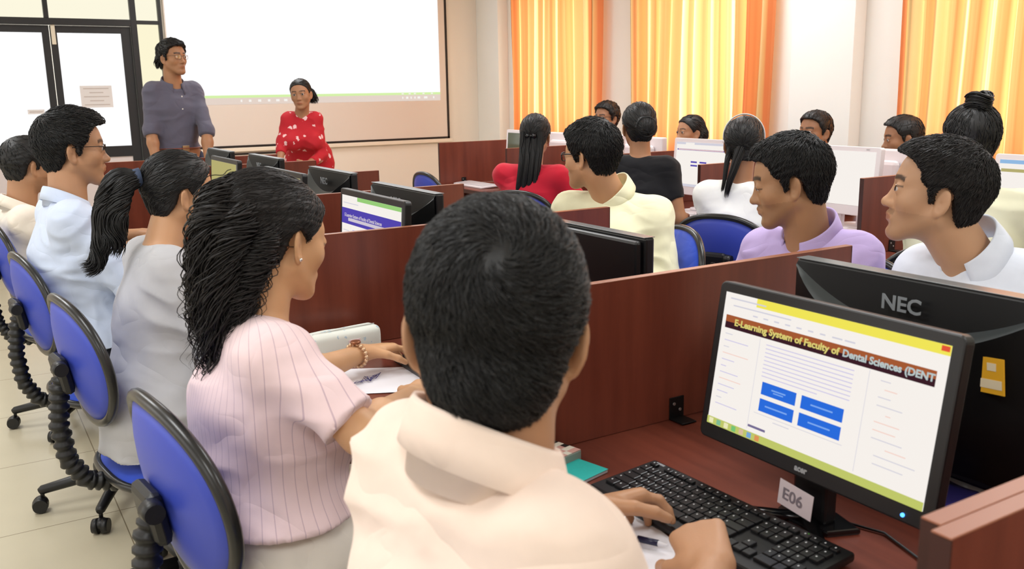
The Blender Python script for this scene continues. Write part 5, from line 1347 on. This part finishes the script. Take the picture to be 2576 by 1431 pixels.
p2 = person('person in a pink striped short-sleeved shirt with long curly black hair', (-1.252, .262, 1.165), 20, 8, sex='f', pitch=13, roll=-4, eyes='down', skin=(208, 160, 118), h=.006, hf=.0030, hs=.006, beard=0,
       fine_hands=[(-.89, .665, .79), (-.88, .395, .80)], nb=(-1.312, .232, 1.000), pel=(-1.300, .225, .565), shR=(-1.315, .085, .960), shL=(-1.285, .375, .955), eR=(-1.220, -.020, .870), wR=(-.985, .290, .802), eL=(-1.165, .530, .805), wL=(-.955, .640, .806), girth=.98, thigh=.40,
       hR=dict(d=(.75, .6, 0), n=(0, 0, -1), curl=.4), hL=dict(d=(.97, .10, .02), n=(.1, -.15, -1), curl=.42, spread=.20, thumb=.9, each=[.30, .45, .55, .5]),
       shirt=dict(m=mat_cloth('pink_striped_cloth', (238, 212, 214), stripes=((1, 0, 0), .019, .07, (204, 178, 188))), sleeve=.43, e=.016, es=.016, flare=1.5, drape=.022, amp=.013, f=.75, seed=5, neck=.004, len=-.085), trousers=dict(m=Cl('cream_trousers', (228, 220, 208))),
       hair=H(HL_F, t=.011, locks=2600, ll=.05, lw=.0010, h=.003, rough=.0028, matl=HAIRB, extra=curly, crown=(0, .045, .075), swirl=0, vol=[((0, -.045, .098), (.045, .045, .028), .02), ((0, -.095, .05), (.055, .045, .06), .03), ((-.02, -.105, -.02), (.058, .038, .07), .03)], seed=2))
for dx, dy, dz in ((.0795, .000, -.040),):
    w = p2['Hc']+p2['M']@(np.array([dx, dy-.006, dz])*p2['s']); MB().sphere(tuple(w), .0035, n=10).build('ear_stud', mat('silver', (225, 225, 225), .15, metal=.9), p2['root'])
b = MB(); wc = p2['wL']; dv = nrm(p2['wL']-p2['eL']); c0 = wc-dv*.018; U = nrm(np.cross(dv, [0, 0, 1])); W_ = np.cross(U, dv)
for i in range(18):
    a = 2*PI*i/18; q = c0+U*math.cos(a)*.0315+W_*math.sin(a)*.0275; b.sphere(tuple(q), .0052, n=8)
br = b.build('bracelet', mat('rose_gold', (222, 186, 150), .25, metal=.5), p2['root']); br['label'] = 'beaded rose-gold bracelet'; 
q = c0+W_*.030; b = MB(); b.lathe([(.012, 0), (.013, .003), (.011, .006)], 18, Matrix.Translation(Vector(q)) @ Vector(W_).to_track_quat('Z', 'Y').to_matrix().to_4x4()); b.build('watch_face', mat('rose_gold'[:9]+'_dark', (150, 96, 66), .3, metal=.5), br)

def pony3(P, o):
    s = P['s']; T = lambda *p: P['Hc']+P['M']@(np.array(p)*s); tie = T(-.00, -.118, .035)
    e = P['Hc']+np.array([-.235, -.02, -.20])
    g = [([tie, tie+np.array([-.055, -.005, .005]), tie+np.array([-.095, -.012, -.06]), tie+np.array([-.105, -.02, -.14]), tie+np.array([-.13, -.03, -.215]), tie+np.array([-.165, -.03, -.235])], .016, .022)]
    g.append(([tie, tie+np.array([-.04, -.01, -.02]), tie+np.array([-.065, -.02, -.08]), tie+np.array([-.08, -.03, -.15]), tie+np.array([-.10, -.03, -.20])], .022, .034))
    hang_locks(P['Hc'], P['M'], o, g, 'ponytail', n=900, w=.0030, curl=.004, curl_f=1.6, m=24, world=True, taper=.7)
    b = MB(); b.tube([tie+np.array([.006, 0, 0]), tie+np.array([-.012, 0, -.002])], [.026, .024], 16); b.build('hair_tie', mat('navy_hair_tie', (52, 66, 92), .7), o)
    g = [([T(.062, .045, .03), T(.078, .04, -.01), T(.074, .03, -.05), T(.066, .01, -.068)], .001, .002)]
    hang_locks(P['Hc'], P['M'], o, g, 'loose_strand', n=8, w=.0012, m=16, world=True, taper=.9)
person('person in a grey kurta with a long black ponytail', (-1.222, 1.245, 1.165), 8, 2, sex='f', pitch=8, skin=SK2, h=.0075, hf=.004, hs=.0065, beard=0, nb=(-1.295, 1.215, .995), pel=(-1.31, 1.20, .565), wR=(-.98, 1.10, .80), wL=(-.95, 1.36, .80), back=.05, girth=1.02,
       shirt=dict(m=Cl('grey_kurta_cloth', (188, 188, 192)), name='kurta', sleeve=.80, e=.018, es=.018, drape=.02, amp=.015, f=.8, seed=8, hem=.12, neck=.008, cuff=False), trousers=dict(m=Cl('navy_leggings', (28, 30, 44))),
       hair=H(HL_F, t=.010, locks=600, ll=.06, lw=.0018, rough=.0016, extra=pony3, crown=(0, .05, .07), swirl=0))
person('person in a light blue shirt and half-rim glasses, in profile at the left', (-1.402, 1.985, 1.262), 0, 2, pitch=2, skin=SK1, h=.0075, hf=.0035, hs=.0065, nb=(-1.440, 1.965, 1.055), pel=(-1.385, 1.99, .57), wR=(-1.03, 1.86, .80), wL=(-1.0, 2.14, .80), beard=.15, moustache=.25, s=1.03,
       shirt=dict(m=Cl('light_blue_shirt', (206, 218, 240)), sleeve=1.0, e=.018, es=.018, drape=.02, amp=.013, seed=11, collar=True, open=.36, leaf=.040, cr=.008), trousers=dict(m=Cl('dark_trousers', (36, 38, 48))), glasses=dict(kind='half', r=.0012),
       hair=H(HL_M, t=.013, locks=3000, ll=.04, lw=.0014, rough=.004, crown=(0, -.06, .09), swirl=.4, top=((0, .012, .062), (.072, .090, .064)), lift=.005, seed=4))
person('person in a cream shirt at the far left, partly behind the man in light blue', (-1.475, 3.03, 1.150), 20, 5, pitch=6, skin=SK1, h=.009, hf=.005, hs=.008, sw=.17, pel=(-1.41, 3.0, .57), wR=(-1.07, 2.9, .80), wL=(-1.03, 3.15, .8),
       shirt=dict(m=Cl('cream_shirt', (236, 226, 212)), sleeve=.5, e=.016, es=.016, drape=.015, amp=.010, seed=12, collar=True), trousers=dict(m=Cl('dark_trousers', (36, 38, 48))),
       hair=H(HL_M, t=.011, locks=300, ll=.03, lw=.002, h=.005))
# teacher
def longish(P, o):
    T = lambda *p: P['Hc']+P['M']@(np.array(p)*P['s'])
    g = [([T(sx*.05, -.075, .02), T(sx*.062, -.085, -.03), T(sx*.058, -.085, -.075)], .02, .02) for sx in (-1, 1)]+[([T(0, -.095, .02), T(0, -.10, -.03), T(0, -.09, -.08)], .03, .03)]
    hang_locks(P['Hc'], P['M'], o, g, 'nape_hair', n=240, w=.004, curl=.004, curl_f=1, m=10, world=True)
t_ = person('person standing in a dusty blue-grey shirt with a brown belt and glasses', (-.365, 5.385, 1.690), 300, 283, stand=True, skin=(170, 122, 88), h=.008, hf=.004, hs=.007, sw=.158, girth=1.0, lean=.035, pelvis_z=.98, back=.02, pitch=-2, look=(-10, 0), wR=(-.560, 5.245, .960), wL=(-.235, 5.16, .960), eR=(-.560, 5.345, 1.20), eL=(-.205, 5.265, 1.19), beard=.12, moustache=.2,
       shirt=dict(m=Cl('dusty_grey_shirt', (94, 92, 108)), sleeve=.56, e=.012, es=.012, drape=.004, amp=.011, seed=14, collar=True, open=.42, leaf=.045, buttons=6, len=-.085, cuff=True), trousers=dict(m=Cl('navy_trousers', (34, 40, 66))), glasses=dict(kind='full', rgb=(120, 120, 122), r=.0009),
       hair=H(HL_M, t=.013, locks=700, ll=.045, lw=.0026, h=.0045, rough=.006, extra=longish, crown=(.03, -.04, .10), swirl=.3, top=((0, .0, .055), (.080, .095, .066)), lift=.003))
bp = t_['pel']+np.array([0, 0, .092]); b = MB(); P_ = t_; pts = []
for i in range(41):
    a = 2*PI*i/40; pts.append(Vector(bp+P_['Rt']*math.cos(a)*.158+P_['Fw']*(math.sin(a)*.136-.004)))
b.tube(pts, .017, 8, cap=False, flat=.25); blt = b.build('belt', mat('rust_leather', (128, 62, 40), .4), t_['root'])
b = MB(); b.box(-.024, .024, -.004, .006, -.019, .019, bev=.002, M=Matrix.Translation(Vector(bp+P_['Fw']*.136)) @ Matrix.Rotation(math.radians(283-90), 4, 'Z')); b.build('buckle', mat('buckle', (190, 160, 120), .3, metal=.8), blt)
# woman in red
def puff(P, o):
    T = lambda *p: P['Hc']+P['M']@(np.array(p)*P['s'])
    g = [([T(0, -.095, .02), T(-.03, -.135, -.0), T(-.05, -.15, -.05), T(-.045, -.145, -.095)], .018, .035)]
    hang_locks(P['Hc'], P['M'], o, g, 'ponytail', n=420, w=.004, curl=.010, curl_f=2.0, m=14, world=True, taper=.5)
w_ = person('person in a red and white printed tunic leaning forward in front of the projection screen', (.455, 5.165, 1.432), 238, 250, sex='f', stand=True, skin=(170, 122, 90), h=.008, hf=.0045, hs=.007, beard=0, roll=4, pitch=4, nb=(.468, 5.215, 1.262), pel=(.545, 5.33, .93), wR=(.255, 5.12, .965), wL=(.40, 4.985, .93), eR=(.315, 5.22, 1.10), sw=.100, s=.93, girth=.8,
       shirt=dict(m=mat_print('red_printed_cloth', (188, 26, 40), (236, 196, 196), 17, .66), name='tunic', sleeve=.82, e=.010, es=.009, drape=.010, amp=.010, hem=.35, neck=.0, seed=16, cuff=False), trousers=dict(m=Cl('dark_trousers', (36, 38, 48))),
       hair=H(HL_F, t=.006, locks=300, ll=.05, lw=.002, h=.005, rough=.001, crown=(0, .05, .07), swirl=0, extra=puff))
# right-hand side of the near bench
person('person in a crisp white shirt in profile at the right, behind the big black monitor', (.212, -.070, 1.176), 125, 176, s=1.06, pitch=-6, roll=0, skin=(194, 150, 116), h=.0065, hf=.003, hs=.006, nb=(.282, -.118, 1.005), pel=(.34, -.36, .57), shR=(.290, .030, .930), shL=(.365, -.335, .945), wR=(-.03, -.06, .80), wL=(-.03, -.34, .80), back=.0, look=(-4, 4), lip=(.80, .60, .62), beard=.22, moustache=.4, neck=1.05,
       shirt=dict(m=Cl('white_blue_shirt', (226, 232, 244)), sleeve=1.0, e=.018, es=.018, drape=.02, amp=.010, seed=21, collar=True, open=.42, leaf=.052, vneck=.11, cr=.014, buttons=2), trousers=dict(m=Cl('dark_trousers', (36, 38, 48))),
       hair=H(HL_M, t=.010, locks=4500, ll=.036, lw=.0010, h=.003, rough=.0024, matl=HAIRB, crown=(0, -.07, .08), swirl=.25, top=((0, .022, .056), (.068, .078, .054)), lift=.004, seed=6))
person('person in a lavender shirt in profile with lowered eyes, behind the near divider', (.150, .320, 1.178), 132, 176, pitch=12, eyes='down', skin=(172, 128, 92), h=.0065, hf=.003, hs=.006, nb=(.208, .293, 1.000), pel=(.28, .36, .57), shR=(.20, .475, .930), shL=(.265, .150, .945), wR=(-.05, .56, .80), wL=(-.05, .25, .80), beard=.30, moustache=.35,
       shirt=dict(m=Cl('lavender_shirt', (196, 176, 226)), sleeve=1.0, e=.018, es=.018, drape=.02, amp=.012, seed=22, collar=True, open=.42, leaf=.050, vneck=.08, cr=.013, buttons=2), trousers=dict(m=Cl('dark_trousers', (36, 38, 48))),
       hair=H(HL_M, t=.012, locks=4200, ll=.038, lw=.0011, h=.003, rough=.0035, crown=(0, -.07, .08), swirl=.4, top=((0, .0, .050), (.076, .082, .060)), vol=[((0, .048, .082), (.040, .034, .022), .02)], lift=.005, seed=7))
person('person in a pale yellow shirt and dark-rimmed glasses looking away to the front', (.180, 1.255, 1.200), 110, 150, pitch=4, roll=0, skin=SK2, h=.007, hf=.0035, hs=.0065, nb=(.270, 1.240, 1.020), pel=(.27, 1.17, .57), shR=(.150, 1.395, .960), shL=(.370, 1.090, .950), wR=(.0, 1.50, .80), wL=(.02, 1.10, .80), eL=(.345, 1.02, .72),
       shirt=dict(m=Cl('pale_yellow_shirt', (242, 240, 204)), sleeve=1.0, e=.018, es=.018, drape=.02, amp=.012, seed=23, collar=True, open=.40, leaf=.05, cr=.013), trousers=dict(m=Cl('dark_trousers', (36, 38, 48))), glasses=dict(kind='full', rgb=(30, 26, 46), r=.0022),
       hair=H(HL_M, t=.014, locks=3000, ll=.035, lw=.0013, h=.0035, rough=.0038, crown=(0, -.06, .09), swirl=.4, top=((0, .0, .052), (.080, .092, .062)), lift=.005, seed=8))
# window-side bench, backs towards us
def longhair(P, o):
    T = lambda *p: P['Hc']+P['M']@(np.array(p)*P['s']); D = np.array([0, 0, -1.]); B_ = -P['Fw']
    g = []
    for x in (-.045, -.015, .015, .045): a = T(x, -.088, .02); g.append(([a, T(x*1.05, -.100, -.05), T(x, -.11, -.12)+B_*.01, a+D*.22+B_*.045, a+D*.36+B_*.05-P['Rt']*.02, a+D*.44+B_*.05-P['Rt']*.03], .018, .014))
    hang_locks(P['Hc'], P['M'], o, g, 'long_straight_hair', n=1100, w=.0034, m=20, world=True, taper=.85)
    c = T(0, -.112, .0); b = MB(); 
    for dx in (-.018, .018): b.sphere(tuple(c+P['Rt']*dx), .016, (1, .6, .8), 10)
    b.sphere(tuple(c), .009, n=8); b.build('hair_clip', mat('black_clip', (14, 14, 16), .2), o)
person('person in a red top with very long straight black hair down the back', (.905, 2.74, 1.195), 44, 30, sex='f', skin=SK1, h=.009, hf=.005, hs=.0075, beard=0, pel=(.88, 2.68, .57), wR=(1.28, 2.55, .80), wL=(1.25, 2.90, .80), sw=.175,
       shirt=dict(m=Cl('red_top', (196, 30, 52)), name='top', sleeve=.75, e=.014, es=.013, drape=.012, amp=.008, seed=31, cuff=False), trousers=dict(m=Cl('dark_trousers', (36, 38, 48))),
       hair=H(HL_F, t=.010, locks=300, ll=.06, lw=.002, h=.0045, rough=.0012, extra=longhair, crown=(0, .05, .07), swirl=0))
def bun_low(P, o):
    T = lambda *p: P['Hc']+P['M']@(np.array(p)*P['s']); paths = []; ws = []
    c = np.array((.012, -.118, .002))
    for i in range(260):
        a0 = rng.uniform(0, 2*PI); tilt = rng.normal(0, .5); R = rng.uniform(.028, .048); p = []
        for j in range(14):
            a = a0+j*.22; q = np.array([math.cos(a)*R, math.sin(tilt)*math.sin(a)*R*.5-.012*math.cos(tilt*3), math.sin(a)*R]); p.append(T(*(c+q)))
        paths.append(p); ws.append(.003*rng.uniform(.7, 1.3))
    strands_mesh(np.array(paths), np.array(ws), 'bun_locks', HAIR, o)
person('person in a black short-sleeved top with a low coiled bun', (1.082, 2.10, 1.250), 62, 35, sex='f', skin=(170, 122, 88), h=.009, hf=.005, hs=.0075, beard=0, nb=(1.06, 2.06, 1.070), pel=(1.04, 2.02, .57), shR=(1.155, 1.925, 1.025), shL=(.975, 2.175, 1.03), eR=(1.155, 1.885, .82), wR=(1.33, 2.06, .80), wL=(1.30, 2.25, .80), s=.98,
       shirt=dict(m=Cl('black_top', (22, 22, 26)), name='top', sleeve=.30, e=.012, es=.012, drape=.008, amp=.006, seed=32), trousers=dict(m=Cl('dark_trousers', (36, 38, 48))),
       hair=H(HL_F, t=.008, locks=300, ll=.05, lw=.002, h=.0045, rough=.0012, extra=bun_low, crown=(0, .05, .07), swirl=0, vol=[((.012, -.115, .002), (.050, .036, .050), .01)]))
def band(P, o):
    T = lambda *p: P['Hc']+P['M']@(np.array(p)*P['s'])
    pts = [T(.0955*math.cos(a)*.93, .012-.01, .030+.098*math.sin(a)) for a in np.linspace(-.15, PI+.15, 24)]
    MB().tube(pts, .0042, 8, flat=.5).build('hair_band', mat('white_band', (236, 236, 236), .3), P['root'])
    a = T(-.01, -.11, -.02); D = np.array([0, 0, -1.])
    g = [([T(.0, -.09, .03), a, a+D*.06-P['Fw']*.02-P['Rt']*.01, a+D*.13-P['Fw']*.03-P['Rt']*.03, a+D*.20-P['Fw']*.025-P['Rt']*.045], .024, .010), ([T(-.045, -.06, .0), T(-.062, -.08, -.06), T(-.07, -.10, -.11)+D*.03, T(-.08, -.11, -.15)+D*.05], .012, .006)]
    hang_locks(P['Hc'], P['M'], o, g, 'gathered_hair', n=500, w=.003, m=16, world=True, taper=.6)
person('person in a white top with a white hair band, back towards us', (1.105, 1.435, 1.192), 42, 30, sex='f', skin=(156, 110, 80), h=.008, hf=.0045, hs=.007, beard=0, pel=(1.05, 1.36, .57), wR=(1.38, 1.25, .80), wL=(1.36, 1.62, .80),
       shirt=dict(m=Cl('white_top', (236, 236, 234)), name='top', sleeve=.7, e=.014, es=.013, drape=.014, amp=.009, seed=33, cuff=False), trousers=dict(m=Cl('dark_trousers', (36, 38, 48))),
       hair=H(HL_F, t=.011, locks=400, ll=.06, lw=.002, h=.0045, rough=.0016, extra=band, crown=(0, .05, .07), swirl=0, vol=[((0, -.085, .03), (.062, .045, .06), .03)]))
def bun_top(P, o):
    T = lambda *p: P['Hc']+P['M']@(np.array(p)*P['s']); paths = []; ws = []; c = np.array((0, -.05, .118))
    for i in range(260):
        a0 = rng.uniform(0, 2*PI); R = rng.uniform(.018, .043); zz = rng.uniform(-.022, .030); p = []
        for j in range(14): a = a0+j*.22; p.append(T(*(c+np.array([math.cos(a)*R, math.sin(a)*R, zz+.008*math.sin(a*2)]))))
        paths.append(p); ws.append(.003*rng.uniform(.7, 1.3))
    strands_mesh(np.array(paths), np.array(ws), 'bun_locks', HAIR, o)
person('person in a cream top with teal sprigs and a bun on the crown', (1.130, .440, 1.245), 50, 38, sex='f', skin=SK1, h=.008, hf=.0045, hs=.007, beard=0, pel=(1.07, .44, .57), wR=(1.42, .30, .80), wL=(1.38, .62, .80), sw=.165, s=.98,
       shirt=dict(m=mat_print('sprigged_cream_cloth', (232, 230, 200), (96, 150, 150), 10, .50), name='top', sleeve=.8, e=.016, es=.018, drape=.014, amp=.010, seed=34, cuff=False), trousers=dict(m=Cl('dark_trousers', (36, 38, 48))),
       hair=H(HL_F, t=.012, locks=600, ll=.06, lw=.002, h=.004, rough=.0025, extra=bun_top, crown=(0, -.05, .12), swirl=0, vol=[((0, -.05, .110), (.034, .034, .026), .012)]))
# far side of the window bench, facing us
FS = dict(h=.009, hf=.004, hs=.0085)
person('person with glasses and bushy black hair, half hidden below the curtain nearest the screen', (2.575, 4.33, 1.215), 188, 180, skin=(156, 110, 80), pel=(2.62, 4.33, .57), wR=(2.3, 4.48, .80), wL=(2.3, 4.2, .80), glasses=dict(kind='full', r=.0016), shirt=dict(m=Cl('pink_shirt', (226, 196, 214)), sleeve=1.0, e=.016, es=.016, drape=.012, collar=True), trousers=dict(m=Cl('dark_trousers', (36, 38, 48))),
       hair=H(HL_M, t=.015, locks=400, ll=.035, lw=.003, h=.005, rough=.005, top=((0, .01, .05), (.078, .085, .064))), **FS)
person('person peering over a white monitor in front of the second curtain, black hair tied back', (2.44, 3.24, 1.142), 170, 178, sex='f', skin=(172, 124, 92), beard=0, look=(-12, 0), pel=(2.58, 3.24, .57), wR=(2.3, 3.4, .80), wL=(2.3, 3.1, .80), shirt=dict(m=Cl('rust_top', (190, 110, 80)), name='top', sleeve=.8, e=.014, es=.014, drape=.012, cuff=False), trousers=dict(m=Cl('dark_trousers', (36, 38, 48))),
       hair=H(HL_F, t=.009, locks=250, ll=.05, lw=.0025, h=.005, rough=.0015, crown=(0, .05, .07), swirl=0, vol=[((.0, -.105, -.02), (.045, .035, .055), .02)]), **FS)
person('person with neat short black hair before the white wall, face half hidden by a monitor', (2.55, 2.30, 1.166), 178, 180, skin=(154, 108, 78), look=(8, 0), sw=.15, pel=(2.60, 2.31, .57), wR=(2.3, 2.42, .80), wL=(2.3, 2.22, .80), shirt=dict(m=Cl('pale_blue_shirt', (206, 216, 228)), sleeve=1.0, e=.016, es=.016, drape=.012, collar=True), trousers=dict(m=Cl('dark_trousers', (36, 38, 48))),
       hair=H(HL_M, t=.010, locks=300, ll=.03, lw=.0025, h=.0045, rough=.0022, top=((0, .01, .05), (.07, .082, .062))), **FS)
person('person with short cropped hair in profile in front of the right curtain', (2.625, 1.775, 1.146), 140, 180, skin=(156, 110, 80), pitch=8, sw=.15, pel=(2.62, 1.74, .57), wR=(2.3, 1.84, .80), wL=(2.3, 1.6, .80), shirt=dict(m=Cl('pale_green_shirt', (206, 220, 206)), sleeve=.5, e=.016, es=.016, drape=.012, collar=True), trousers=dict(m=Cl('dark_trousers', (36, 38, 48))),
       hair=H(HL_M, t=.008, locks=300, ll=.025, lw=.0022, h=.0045, rough=.002, top=((0, .02, .05), (.068, .078, .056))), **FS)
